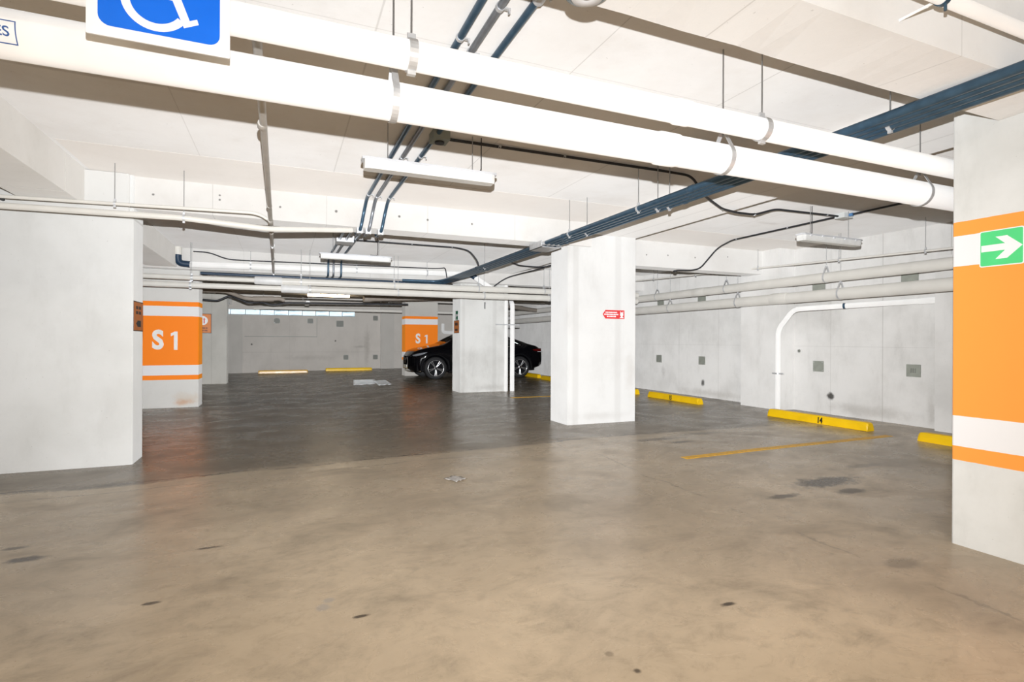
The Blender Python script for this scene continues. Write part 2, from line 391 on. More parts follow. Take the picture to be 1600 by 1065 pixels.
def face_xneg(x, y, z):   # facing -X: u runs to -Y
    return Matrix(((0, 0, -1, x), (-1, 0, 0, y), (0, 1, 0, z), (0, 0, 0, 1)))
def face_xpos(x, y, z):   # facing +X: u runs to +Y
    return Matrix(((0, 0, 1, x), (1, 0, 0, y), (0, 1, 0, z), (0, 0, 0, 1)))
def rrect(w, h, r, n=6):
    o = []
    for cx, cy, a0 in ((w / 2 - r, h / 2 - r, 0), (-w / 2 + r, h / 2 - r, pi / 2), (-w / 2 + r, -h / 2 + r, pi), (w / 2 - r, -h / 2 + r, 1.5 * pi)):
        o += [(cx + r * math.cos(a0 + pi / 2 * k / n), cy + r * math.sin(a0 + pi / 2 * k / n)) for k in range(n + 1)]
    return o

# ------------------------------------------------------------ the shell
X0, X1, Y0, Y1, ZC = -9.0, 8.9, -3.0, 24.0, 3.05
ZS = 2.90                                                   # underside of the dropped strip over the right columns
xs = [X0 - .2 + i * (X1 + .4 - X0) / 72 for i in range(73)]; ys = [Y0 - .2 + i * (Y1 + .4 - Y0) / 108 for i in range(109)]
b = MB()
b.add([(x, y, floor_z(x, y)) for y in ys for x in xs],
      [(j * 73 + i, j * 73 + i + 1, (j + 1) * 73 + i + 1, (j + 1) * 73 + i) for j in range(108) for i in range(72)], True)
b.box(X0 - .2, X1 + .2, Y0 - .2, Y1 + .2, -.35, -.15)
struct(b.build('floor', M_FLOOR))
b = MB().box(X0 - .2, X1 + .2, Y0 - .2, Y1 + .2, ZC, ZC + .25)
struct(b.build('ceiling', M_CEIL))
b = MB().box(4.2, 5.05, Y0, Y1, ZS, ZC - .001)
struct(b.build('trim_1', concrete('white_strip_concrete', (0.80, 0.785, 0.76), (0.69, 0.655, 0.615), .45, streak=False, lines=[('x', 4.72, .02, .2)])))
b = MB().box(-1.86, 4.2, 5.92, 6.94, ZC - .0035, ZC - .001)
struct(b.build('trim_2', M_STRIP))
b = MB().box(5.05, X1, 6.75, 7.76, ZC - .0035, ZC - .001)
struct(b.build('trim_3', M_STRIP))
struct(MB().box(X1, X1 + .2, Y0 - .2, Y1 + .2, -.15, ZC).build('wall_right', M_WALLR))
struct(MB().box(X0 - .2, X0, Y0 - .2, Y1 + .2, -.15, ZC).build('wall_left', M_WALLB))
struct(MB().box(X0, X1, Y0 - .2, Y0, -.15, ZC).build('wall_front', M_WALLB))
WX0, WX1, WZ0, WZ1 = -4.6, 2.80, 2.275, 2.50
b = MB().box(X0, X1, Y1, Y1 + .2, -.15, WZ0).box(X0, X1, Y1, Y1 + .2, WZ1, ZC).box(X0, WX0, Y1, Y1 + .2, WZ0, WZ1).box(WX1, X1, Y1, Y1 + .2, WZ0, WZ1)
# raised render panel with its thin grooves
b.box(-1.45, 1.25, Y1 - .022, Y1, 1.42, 2.18).box(-1.52, -1.46, Y1 - .03, Y1, -.05, 2.27)
struct(b.build('wall_back', M_WALLB))
for i, (x0, x1, m) in enumerate(((3.86, 4.42, M_COL), (-3.4, -1.53, M_COL))):
    struct(MB().box(x0, x1, Y1 - .28 if i == 0 else Y1 - .06, Y1, -.1, ZC if i == 0 else 2.262).build('trim_%d' % (4 + i), concrete('back_pilaster_concrete', (0.60, 0.575, 0.535), (0.47, 0.445, 0.405), .6)))
struct(MB().box(8.5, X1, 7.36, 8.27, -.1, ZC).build('trim_6', concrete('pilaster_concrete', (0.77, 0.755, 0.73), (0.52, 0.505, 0.475), .8)))
struct(MB().box(8.72, X1, 4.25, 4.86, -.1, 2.55).build('trim_7', concrete('pilaster_concrete')))

struct(MB().box(-1.45, 1.27, Y1 - .034, Y1 - .018, 1.405, 1.425).box(1.25, 1.265, Y1 - .03, Y1, 1.41, 2.2).build('trim_8', M_VENT2))
# strip window high in the back wall: frame, mullions, folded daylit sheets
win = bpy.data.objects.new('window_1', None); COL.objects.link(win); struct(win); win.location = (0, 0, 0)
win['label'] = 'long narrow daylit strip window high in the back wall'
b = MB(); b.box(WX0, WX1, Y1 - .012, Y1 + .03, WZ0, WZ0 + .02).box(WX0, WX1, Y1 - .012, Y1 + .03, WZ1 - .02, WZ1)
npan = 14
for i in range(npan + 1):
    x = WX0 + (WX1 - WX0) * i / npan; b.box(max(WX0, x - .014), min(WX1, x + .014), Y1 - .012, Y1 + .03, WZ0 + .018, WZ1 - .018)
b.build('window_frame', M_FRAMEW, win)
for i in range(npan):
    xa = WX0 + (WX1 - WX0) * i / npan + .016; xb = WX0 + (WX1 - WX0) * (i + 1) / npan - .016
    k = random.uniform(.25, .75); xm = xa + (xb - xa) * k; zm = WZ0 + (WZ1 - WZ0) * random.uniform(.3, .7)
    b = MB(); z0, z1 = WZ0 + .02, WZ1 - .02
    P = [(xa, Y1 + .05, z0), (xb, Y1 + .05, z0), (xb, Y1 + .12, z1), (xa, Y1 + .04, z1), (xm, Y1 + random.choice((.012, .19)), zm)]
    b.add(P, [(0, 1, 4), (1, 2, 4), (2, 3, 4), (3, 0, 4)])
    b.build('pane', M_SHEET, win)

# ceiling beams
def beam(label, x0, x1, y0, y1, z0, m, ragged=0, n=1):
    b = MB()
    if not ragged:
        b.box(x0, x1, y0, y1, z0, ZC + .02)
    else:
        n = 120; rings = []
        rj = 0
        for i in range(n + 1):
            x = x0 + (x1 - x0) * i / n; rj = .6 * rj + random.uniform(-1, 1) * ragged; r2 = 0.0
            rings.append([(x, y0, z0 + r2), (x, y1 + rj, z0 + rj * .6), (x, y1 + rj * .5, ZC + .02), (x, y0, ZC + .02)])
        b.loft(rings, True, True, False)
    o = b.build('ceiling_beam', m); tag(o, label, 'beam'); return struct(o)
beam('concrete beam nearest overhead with a ragged far edge', X0, X1, 1.54, 1.90, 2.66, M_BEAM, .030)
beam('white concrete beam across the bay from the left column to the centre column', -1.9, 4.2, 6.94, 7.30, 2.70, M_BEAM)
beam('white concrete beam right of the centre column running to the right wall', 5.0, X1, 7.76, 8.10, 2.60, M_BEAM)
beam('white concrete beam above the nearer orange column row', -9, 8.9, 12.05, 12.40, 2.65, M_BEAM)
beam('concrete beam farthest back above the car', -9, 8.9, 18.45, 18.8, 2.62, M_BEAMG)
b = MB(); b.box(-2.4, -1.9, Y0, 6.3, 2.68, ZC + .02); b.box(-2.4, -1.9, 6.318, 12.4, 2.68, ZC + .02); b.box(-2.4, -1.925, 6.29, 6.33, 2.70, ZC + .02)
struct(tag(b.build('ceiling_beam', M_BEAMG), 'concrete beam running away along the left column row', 'beam'))
struct(tag(MB().box(-2.4, -1.9, 12.3, Y1, 2.66, ZC + .02).build('ceiling_beam', M_BEAMG), 'concrete beam running back behind the left orange column', 'beam'))

# ------------------------------------------------------------ columns
def column(label, x0, x1, y0, y1, ztop, m, c=.012):
    z0 = min(floor_z(x, y) for x in (x0, x1) for y in (y0, y1)) - .04
    t = thing('concrete_column', label, 'column', ((x0 + x1) / 2, (y0 + y1) / 2, floor_z((x0 + x1) / 2, (y0 + y1) / 2)))
    MB().cbox(x0, x1, y0, y1, z0, ztop, c).build('shaft', m, t)
    return t
colA = column('wide pale concrete column nearest on the left with an orange sign on its side', -4.4, -1.49, 6.90, 7.34, ZC + .02,
              concrete('column_left_concrete', (0.75, 0.75, 0.735), (0.60, 0.595, 0.57), .85, lines=[('z', 2.585, .02, .35)]))
MB().box(-4.4, -1.52, 6.84, 6.93, 2.62, ZC - .01).build('cap', M_COL, colA)
zB = floor_z(-2, 12.3)
colB = column('orange and white painted column marked S1 left of the aisle', -2.85, -1.565, 12.32, 12.84, ZC + .02,
              concrete('column_orange_left', (0.74, 0.73, 0.70), (0.57, 0.55, 0.515), .6, bands=s1_bands(zB),
                       stains=[((-1.82, 12.32, zB + .10), .17, (1.3, 2, .55), (0.62, 0.26, 0.06), .8), ((-1.75, 12.32, zB + .17), .3, (1.2, 2, .6), (0.60, 0.42, 0.24), .45)]))
text_mesh('S', .50, face_y(-2.255, 12.317, zB + 1.31), M_LETTER, 'letter', colB, .020, .82)
MB().prism([(.035, -.18), (.035, .18), (-.015, .18), (-.08, .14), (-.08, .088), (-.027, .112), (-.027, -.18)], face_y(-1.96, 12.322, zB + 1.31), .007).build('numeral', M_LETTER, colB)
colC = column('plain grey concrete column behind the left S1 column with an orange sign', -2.7, -1.60, 18.40, 18.95, ZC + .02,
              concrete('column_far_concrete', (0.65, 0.635, 0.59), (0.45, 0.435, 0.395), .8, lines=[('z', 2.52, .02, .4), ('x', -2.0, .02, .2)]))
zD = floor_z(4.2, 18.7)
colD = column('orange and white painted column marked S1 behind the black car', 3.870, 5.033, 18.74, 19.3, ZC + .02,
              concrete('column_orange_far', (0.62, 0.60, 0.56), (0.46, 0.44, 0.40), .6, bands=s1_bands(zD)))
text_mesh('S', .46, face_y(4.32, 18.737, zD + 1.28), M_LETTER, 'letter', colD, .015, .82)
MB().prism([(.03, -.15), (.03, .15), (-.015, .15), (-.075, .117), (-.075, .075), (-.025, .095), (-.025, -.15)], face_y(4.63, 18.742, zD + 1.28), .007).build('numeral', M_LETTER, colD)
colE = column('pale concrete column standing in front of the black car', 3.85, 5.08, 12.30, 12.95, ZC + .02,
              concrete('column_mid_concrete', (0.77, 0.765, 0.74), (0.50, 0.485, 0.455), .8, lines=[('x', 4.72, .07, .14), ('x', 3.93, .05, .12)],
                       stains=[((4.6, 12.3, .16), .35, (1.8, 2, .3), (0.38, 0.36, 0.33), .55)]))
colF = column('white concrete column in the centre with a small red arrow sign', 3.85, 5.05, 7.02, 7.58, ZC + .02,
              concrete('column_centre_concrete', (0.74, 0.735, 0.72), (0.54, 0.525, 0.50), .65, lines=[('x', 3.98, .07, .14), ('x', 4.72, .08, .12)],
                       stains=[((4.95, 7.02, .85), .3, (.5, 2, 1.6), (0.56, 0.53, 0.49), .6), ((4.4, 7.02, .17), .35, (2, 2, .25), (0.52, 0.50, 0.47), .5)]))
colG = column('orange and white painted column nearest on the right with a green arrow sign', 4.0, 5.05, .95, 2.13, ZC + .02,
              concrete('column_orange_near', (0.77, 0.77, 0.75), (0.50, 0.495, 0.46), .8, bands=s1_bands(0, (1.0, .40, .075))))  # paler orange: the flash's wash on this near column is put into the colour

# ------------------------------------------------------------ signs
def plate_sign(name, label, cat, M, w_, h_, m, border=None, r=.01, t=.006, bm=None):
    """a plate standing t proud of the frame M"""
    loc = M @ Vector((0, 0, 0)); s = thing(name, label, cat, tuple(loc))
    MB().prism(rrect(w_, h_, r), M, t).build('plate', bm or m, s)
    if border is not None:
        MB().prism(rrect(w_ - 2 * border, h_ - 2 * border, max(r - border * .5, .003)), M @ Matrix.Translation((0, 0, t)), .0015).build('panel', m, s)
    return s
# blue accessible-parking sign hung in front of the overhead pipes
M = face_y(-.3885, 2.155, 2.575)
s = plate_sign('accessible_parking_sign', 'blue and white wheelchair parking sign hung on the near overhead pipes', 'sign', M, .415, .57, M_SIGNBLUE, None, .004, .006, M_SIGNWHITE)
MB().prism(rrect(.352, .50, .035), M @ Matrix.Translation((0, 0, .006)), .0015).build('panel', M_SIGNBLUE, s)
b = MB(); T = M @ Matrix.Translation((0, 0, .0075))
def arc_band(cx, cy, r0, r1, a0, a1, n=28):
    p = [(cx + r1 * math.cos(a0 + (a1 - a0) * k / n), cy + r1 * math.sin(a0 + (a1 - a0) * k / n)) for k in range(n + 1)]
    q = [(cx + r0 * math.cos(a0 + (a1 - a0) * k / n), cy + r0 * math.sin(a0 + (a1 - a0) * k / n)) for k in range(n + 1)]
    for k in range(n): b.prism([q[k], p[k], p[k + 1], q[k + 1]], T, .001)
arc_band(-.0135, -.137, .076, .102, math.radians(128), math.radians(325))
for poly in ([(-.036, .10), (-.010, .10), (-.004, .02), (.046, .02), (.046, -.002), (-.002, -.002), (.004, -.094), (.0535, -.100), (.0845, -.183), (.1065, -.173), (.1115, -.190), (.0675, -.211), (.0335, -.125), (-.022, -.122)],):
    b.prism(poly[::-1], T @ Matrix.Translation((0, 0, .0006)), .001)
b.prism([(-.022 + .026 * math.cos(2 * pi * k / 20), .140 + .026 * math.sin(2 * pi * k / 20)) for k in range(20)], T, .001)
b.build('wheelchair_symbol', M_SIGNWHITE, s)
for dx in (-.19, .19):
    MB().tube([(-.3885 + dx, 2.160, 2.82), (-.3885 + dx, 2.160, ZC + .01)], .003, 8).build('hanging_wire', M_RODM, s)
# green arrow on the right column
M = face_xneg(4.0, 1.867, 1.878)
s = plate_sign('arrow_sign', 'green sign with a white arrow on the right orange column', 'sign', M, .222, .222, M_SIGNGREEN, .006, .012, .005, M_SIGNWHITE)
b = MB(); T = M @ Matrix.Translation((0, 0, .0066))
b.prism([(-.100, -.018), (.020, -.018), (-.028, -.068), (.030, -.068), (.104, 0), (.030, .068), (-.028, .068), (.020, .022), (-.100, .022)], T, .001)
b.build('arrow', M_SIGNWHITE, s)
# orange exit-direction sign on the side of the left column
M = face_xpos(-1.49, 7.115, 1.545)
s = plate_sign('direction_sign', 'narrow orange sign with a dark arrow on the left column side', 'sign', M, .40, .325, M_SIGNORANGE, .010, .004, .006, M_SIGNDARK)
b = MB(); T = M @ Matrix.Translation((0, 0, .0076))
b.prism([(-.12, -.08), (-.06, -.055), (-.06, -.045), (.09, -.045), (.09, -.115), (-.06, -.115), (-.06, -.105)][::-1], T, .001)
b.build('arrow', M_BLACK, s)
b = MB()
for r_ in range(2):
    for k in range(2):
        x = -.125 + k * .125; z = .095 - r_ * .055
        b.prism([(x, z - .017), (x + .095, z - .017), (x + .095, z + .017), (x, z + .017)], T, .001)
b.build('print', M_SIGNDARK, s)
# orange two-way sign on the far left column
M = face_y(-2.205, 18.4, 1.765)
s = plate_sign('traffic_sign', 'orange sign with a round two arrow symbol on the far left column', 'sign', M, .40, .58, M_SIGNORANGE, .014, .004, .006, M_SIGNDARK)
T = M @ Matrix.Translation((0, 0, .0076))
MB().prism([(-.03 + .135 * math.cos(2 * pi * k / 32), .085 + .135 * math.sin(2 * pi * k / 32)) for k in range(32)], T, .001).build('disc', M_SIGNWHITE, s)
T2 = M @ Matrix.Translation((0, 0, .0086))
MB().prism([(-.085, .16), (-.05, .16), (-.05, .04), (-.03, .04), (-.067, -.005), (-.105, .04), (-.085, .04)][::-1], T2, .001).build('arrow', M_NAVY, s)
MB().prism([(-.005, .0), (.025, .0), (.025, .115), (.045, .115), (.01, .165), (-.025, .115), (-.005, .115)], T2, .001).build('arrow', M_SIGNRED, s)
b = MB()
for z, ws in ((-.14, (.09, .11, .05)), (-.21, (.13, .06, .10))):
    x = -.16
    for ww in ws:
        n = int(ww / .022)
        for k in range(n):
            b.prism([(x, z - .022), (x + .014, z - .022), (x + .014, z + .022), (x, z + .022)], T, .001); x += .021
        x += .015
b.build('print', M_SIGNDARK, s)
# signs on the side of the middle column
M = face_xneg(3.85, 12.60, 1.625)
s = plate_sign('direction_sign', 'small orange sign with dark print on the side of the middle column', 'sign', M, .40, .31, M_SIGNORANGE, .010, .004, .006, M_SIGNDARK)
T = M @ Matrix.Translation((0, 0, .0076)); b = MB()
b.prism([(-.11, .03), (.11, .03), (.11, .10), (-.11, .10)], T, .001)
b.prism([(-.12, -.075), (-.05, -.04), (-.05, -.05), (.10, -.05), (.10, -.10), (-.05, -.10), (-.05, -.11)][::-1], T, .001)
b.build('print', M_SIGNDARK, s)
M = face_xneg(3.85, 12.57, 1.90)
s = plate_sign('exit_sign', 'small green and white sign above the orange sign on the middle column', 'sign', M, .24, .23, M_SIGNWHITE, None, .004)
T = M @ Matrix.Translation((0, 0, .006)); b = MB()
b.prism([(-.10, .03), (.10, .03), (.10, .105), (-.10, .105)], T, .001); b.prism([(-.10, -.11), (-.03, -.11), (.0, -.06), (.03, -.11), (.10, -.11), (.09, -.02), (-.06, -.03)], T, .001)
b.build('print', M_PLATEGREEN, s)
# red arrow on the centre column
M = face_y(4.64, 7.02, 1.705)
s = thing('arrow_sign', 'small red left pointing arrow sign on the white centre column', 'sign', (4.64, 7.02, 1.705))
MB().prism([(-.195, 0), (-.145, -.066), (.195, -.066), (.195, .066), (-.145, .066)], M, .005).build('plate', M_SIGNRED, s)
b = MB(); T = M @ Matrix.Translation((0, 0, .005))
for z, x0, x1 in ((.031, -.145, .055), (0.0, -.17, .085), (-.031, -.12, .035)):
    x = x0
    while x < x1:
        ww = random.choice((.014, .018, .022)); b.prism([(x, z - .009), (x + ww, z - .009), (x + ww, z + .009), (x, z + .009)], T, .001); x += ww + .005
b.build('print', M_SIGNWHITE, s)
b = MB()
b.prism([(.145 + .03 * math.cos(2 * pi * k / 16), .002 + .034 * math.sin(2 * pi * k / 16)) for k in range(16)], T, .001)
b.prism([(.105, -.055), (.185, -.055), (.16, -.03), (.13, -.03)], T, .001); b.prism([(.118, .02), (.128, .02), (.128, .048), (.118, .048)], T, .001); b.prism([(.163, .02), (.173, .02), (.173, .048), (.163, .048)], T, .001)
b.build('symbol', M_SIGNWHITE, s)

# ------------------------------------------------------------ pipes
SEGB = 40
def pipe(name, label, cat, pts, r, m, sleeves=(), fil=.12, seg=18, group=None, sm=None, extra=None):
    """a run of pipe; sleeves = (point, point, radius) couplings as child parts"""
    P = fillet(pts, fil) if len(pts) > 2 else [Vector(p) for p in pts]
    t = thing(name, label, cat, tuple(P[0]), group)
    MB().tube(P, r, seg).build('pipe_run', m, t)
    for a, c, rr in sleeves:
        a, c = Vector(a), Vector(c); d = (c - a).normalized() * .012
        MB().tube([a, a + d, c - d, c], [rr - .004, rr, rr, rr - .004], seg).build('coupling', sm or m, t)
    return t
YL, ZL, RL = 2.50, 2.392, .086
YU, ZU, RU = 2.25, 2.488, .060
pl = pipe('drain_pipe', 'thick white pipe, the lower of the two crossing overhead in front', 'pipe', [(X0, YL, ZL), (8.0, YL, ZL)], RL, M_PIPEW, [((1.93, YL, ZL), (2.07, YL, ZL), RL + .006), ((-2.9, YL, ZL), (-2.76, YL, ZL), RL + .006)], seg=SEGB)
pipe('drain_pipe', 'slimmer white pipe, the upper of the two crossing overhead in front', 'pipe', [(X0, YU, ZU), (8.0, YU, ZU)], RU, M_PIPEW, [((1.85, YU, ZU), (1.95, YU, ZU), RU + .005)], seg=SEGB)
# paper label wrapped on the lower pipe
t = thing('pipe_label', 'small white label with blue ES lettering on the lower white pipe', 'label', (-1.0, YL - RL, ZL - .03))
b = MB()
def wrapx(x0, x1, a0, a1, r, n=8):
    rings = [[(x, YL - r * math.cos(a0 + (a1 - a0) * k / n), ZL + r * math.sin(a0 + (a1 - a0) * k / n)) for k in range(n + 1)] for x in (x0, x1)]
    b.loft(rings, False, False, True)
A0, A1 = math.radians(-44), math.radians(8)
wrapx(-1.32, -.868, A0, A1, RL + .0012); b.build('paper', M_SIGNWHITE, t); b = MB()
e = .0035
wrapx(-1.32, -.868, A1 - .045, A1, RL + .0018); wrapx(-1.32, -.868, A0, A0 + .045, RL + .0018); wrapx(-.868 - e, -.868, A0, A1, RL + .0018); b.build('border', M_TXTBLUE, t)
am = math.radians(-18); ca, sa, rl = math.cos(am), math.sin(am), RL + .0022
Mt = Matrix(((1, 0, 0, -.908), (0, sa, -ca, YL - rl * ca), (0, ca, sa, ZL + rl * sa), (0, 0, 0, 1)))
text_mesh('ES', .046, Mt, M_TXTBLUE, 'lettering', t, .0004, 1.0, .001)

def clevis(root_name, label, loc, r, ztop, group, wide=.03, along='x', raised=.075):
    """clevis hanger: rod from the slab, two sloping legs and a strap round the pipe (local frame: pipe axis x)"""
    t = thing(root_name, label, 'pipe hanger', loc, group, 0 if along == 'x' else pi / 2, local=True)
    R = r + .003; b = MB(); rings = []
    top = r + raised
    th0 = math.radians(38)
    pts = [(-.012, top), (-R * math.cos(th0), R * math.sin(th0))]
    for k in range(1, 22):
        a = pi - th0 + (pi + 2 * th0) * k / 22 if False else (pi - th0) + (pi + 2 * th0) * k / 22
        pts.append((R * math.cos(a), R * math.sin(a)))
    pts += [(R * math.cos(th0), R * math.sin(th0)), (.012, top)]
    h = wide / 2
    for i, (y, z) in enumerate(pts):
        d = .0035; l = math.hypot(y, z); ny, nz = (y / l, z / l)
        rings.append([(-h, y, z), (h, y, z), (h, y + ny * d, z + nz * d), (-h, y + ny * d, z + nz * d)])
    b.loft(rings, True, True, False); b.box(-h, h, -.016, .016, top - .006, top + .002)
    b.build('strap', M_ZINC, t)
    MB().tube([(0, 0, top - .03), (0, 0, ztop - loc[2] + .01)], .0045, 8).build('rod', M_RODM, t)
    b = MB(); b.tube([(0, 0, top + .002), (0, 0, top + .014)], .011, 6); b.tube([(-h - .01, 0, r + raised * .35), (h + .01, 0, r + raised * .35)], .005, 8) if False else None
    b.build('nut', M_ZINC, t)
    return t
GR = 'hangers of the near overhead pipes'
c0 = clevis('pipe_hanger', 'steel clevis hanger on the lower white pipe, the left one in view', (.456, YL, ZL), RL, ZC, GR)
dup(c0, (2.42, YL, ZL), 'steel clevis hanger on the lower white pipe, the middle one above the cable run')
dup(c0, (4.30, YL, ZS and ZL), 'steel clevis hanger on the lower white pipe beside the right orange column')
def band_hanger(label, loc, r, ztop, group, along='x', wide=.035):
    t = thing('pipe_hanger', label, 'pipe hanger', loc, group, 0 if along == 'x' else pi / 2, local=True)
    R = r + .002; h = wide / 2; b = MB(); rings = []
    for k in range(25):
        a = pi / 2 + 2 * pi * k / 24
        rings.append([(-h, R * math.cos(a), R * math.sin(a)), (h, R * math.cos(a), R * math.sin(a)), (h, (R + .004) * math.cos(a), (R + .004) * math.sin(a)), (-h, (R + .004) * math.cos(a), (R + .004) * math.sin(a))])
    b.loft(rings, True, False, False); b.box(-h, h, -.006, .006, R, R + .03); b.box(-h, h, -.010, .010, -R - .02, -R + .001)
    b.build('strap', M_ZINC, t)
    MB().tube([(0, 0, R + .02), (0, 0, ztop - loc[2] + .01)], .004, 8).build('rod', M_RODM, t)
    return t
h0 = band_hanger('steel band hanger on the upper white pipe above the left lamp', (.485, YU, ZU), RU, ZC, GR)
dup(h0, (2.46, YU, ZU), 'steel band hanger on the upper white pipe near the cable run')
# pipe fixed to the face of the nearest beam
YP, ZP = 1.37, 2.722
t = pipe('water_pipe', 'white pipe clamped to the face of the nearest beam at top right', 'pipe', [(1.2, YP, ZP), (3.97, YP, ZP)], .028, M_PIPEW, seg=24)
for x in (2.50, 3.7):
    b = MB(); b.tube([(x - .011, YP, ZP), (x + .011, YP, ZP)], .032, 20); b.tube([(x, YP - .01, ZP - .058), (x, YP - .01, ZP - .028)], .006, 8)
    b.build('clamp', M_CONDUIT, t)
    MB().tube([(x, YP + .02, ZP), (x, 1.545, ZP)], .006, 8).build('bracket', M_PIPEW, t)

# thin branch running away under the slab
t = pipe('sprinkler_pipe', 'thin cream pipe running away under the ceiling left of the lamp', 'pipe', [(-.112, 2.38, 2.585), (-.145, 6.9, 2.60), (-.19, 11.0, 2.60), (-.20, 11.75, 2.60)], .021, mat('grey_cream_pipe', (0.60, 0.575, 0.53), .4),
         [((-.127, 3.55, 2.59), (-.128, 3.63, 2.59), .028), ((-.14, 5.75, 2.597), (-.14, 5.79, 2.597), .027), ((-.145, 6.45, 2.598), (-.145, 6.6, 2.598), .028), ((-.147, 7.2, 2.60), (-.147, 7.24, 2.60), .027), ((-.17, 9.6, 2.6), (-.17, 9.64, 2.6), .028)], .05, 14)
band_hanger('small ring hanger at the far end of the thin cream ceiling pipe', (-.196, 11.6, 2.60), .021, ZC, 'small ceiling pipe hangers', 'y', .03)
band_hanger('small ring hanger on the thin cream ceiling pipe behind the first beam', (-.155, 8.2, 2.60), .021, ZC, 'small ceiling pipe hangers', 'y', .02)
# two thin pipes passing the left column
pipe('water_pipe', 'thin cream pipe, the upper of two crossing the top of the left column', 'pipe', [(X0, 6.5, 2.60), (-2.4, 6.5, 2.622), (-.33, 6.5, 2.672), (-.24, 6.5, 2.655), (-.15, 6.50, 2.60)], .0165, M_PIPE, fil=.05)
pipe('water_pipe', 'cream pipe, the lower of two crossing the top of the left column', 'pipe', [(X0, 6.5, 2.52), (-2.4, 6.5, 2.535), (-1.0, 6.5, 2.555), (-.2, 6.58, 2.525), (-.12, 6.6, 2.53), (.76, 6.87, 2.64)], .030, M_PIPE, fil=.06)
band_hanger('small ring hanger on the upper thin pipe above the left column edge', (-1.56, 6.5, 2.643), .0165, ZC, 'small ceiling pipe hangers', 'x', .02)
band_hanger('small ring hanger on the lower thin pipe right of the left column', (-.965, 6.5, 2.554), .030, ZC, 'small ceiling pipe hangers', 'x', .02)
# the middle pair and its sleeves
YM = 11.3; zu, zl = 2.425, 2.275
t = pipe('drain_pipe', 'cream pipe, upper of the pair crossing in front of the left S1 column', 'pipe', [(X0, YM, zu - .012), (-.4, YM, zu - .012)], .043, M_PIPE)
MB().tube([(-.2, YM, zu - .01), (8.17, YM, zu + .03)], .066, 22).build('wide_run', M_PIPE, t)
MB().tube([(-.52, YM, zu - .012), (-.5, YM, zu - .012), (-.06, YM, zu - .01), (-.04, YM, zu - .01)], [.07, .078, .078, .072], 22).build('sleeve', M_SLEEVE, t)
t = pipe('drain_pipe', 'cream pipe, lower of the pair crossing in front of the left S1 column', 'pipe', [(X0, YM, zl), (0.0, YM, zl)], .050, M_PIPE)
MB().tube([(.3, YM, zl), (8.155, YM, zl + .015)], .068, 22).build('wide_run', M_PIPE, t)
MB().tube([(-.06, YM, zl), (-.04, YM, zl), (.40, YM, zl), (.43, YM, zl)], [.074, .082, .082, .076], 22).build('sleeve', M_SLEEVE, t)
GM = 'hangers of the pipe pair in front of the orange column'
band_hanger('ring hanger on the upper pipe of the pair, beside the left S1 column', (-1.55, YM, zu - .012), .043, ZC, GM)
band_hanger('ring hanger on the lower pipe of the pair, beside the left S1 column', (-1.57, YM, zl), .050, ZC, GM)
m0 = clevis('pipe_hanger', 'clevis hanger on the upper pipe of the pair under the second lamp', (.30, YM, zu - .006), .066, ZC, GM, .025)
dup(m0, (2.10, YM, zu + .002), 'clevis hanger on the upper pipe of the pair midway across the bay')
dup(m0, (3.95, YM, zu + .01), 'clevis hanger on the upper pipe of the pair before the middle column')
dup(m0, (5.56, YM, zu + .018), 'clevis hanger on the upper pipe of the pair beside the centre column')
m1 = clevis('pipe_hanger', 'clevis hanger on the lower pipe of the pair under the second lamp', (.40 + .06, YM, zl), .068, ZC, GM, .025)
dup(m1, (2.18, YM, zl + .003), 'clevis hanger on the lower pipe of the pair midway across the bay')
dup(m1, (4.08, YM, zl + .008), 'clevis hanger on the lower pipe of the pair before the middle column')
dup(m1, (5.70, YM, zl + .010), 'clevis hanger on the lower pipe of the pair beside the centre column')
# pipe with the dark elbow on the second beam
YE = 11.93
t = pipe('drain_pipe', 'white pipe along the second beam with a dark blue elbow', 'pipe', [(-1.70, YE, 2.725), (3.80, YE, 2.82)], .056, M_PIPEW)
MB().tube(fillet([(-1.865, YE, 2.93), (-1.865, YE, 2.74), (-1.665, YE, 2.725)], .13), .062, 18).build('elbow', M_BLUEPVC, t)
MB().tube([(-1.865, YE, 2.90), (-1.865, YE, ZC - .002)], .066, 18).build('riser', M_PIPE, t)
MB().tube(fillet([(3.78, YE, 2.82), (3.98, YE, 2.82), (4.10, YE - .05, 2.74)], .06), .060, 18).build('elbow', M_BLUEPVC, t)
MB().tube([(4.06, YE - .03, 2.765), (4.42, YE - .30, 2.47)], .056, 18).build('branch', M_PIPEW, t)
ge = 'small ring hangers of the elbow pipe'
band_hanger('ring hanger on the left end of the pipe with the dark elbow', (-.62, YE, 2.744), .056, ZC, ge, 'x', .025)
band_hanger('ring hanger on the pipe with the dark elbow below the second lamp', (1.42, YE, 2.779), .056, ZC, ge, 'x', .025)
band_hanger('ring hanger on the right end of the pipe with the dark elbow', (2.95, YE, 2.805), .056, ZC, ge, 'x', .025)
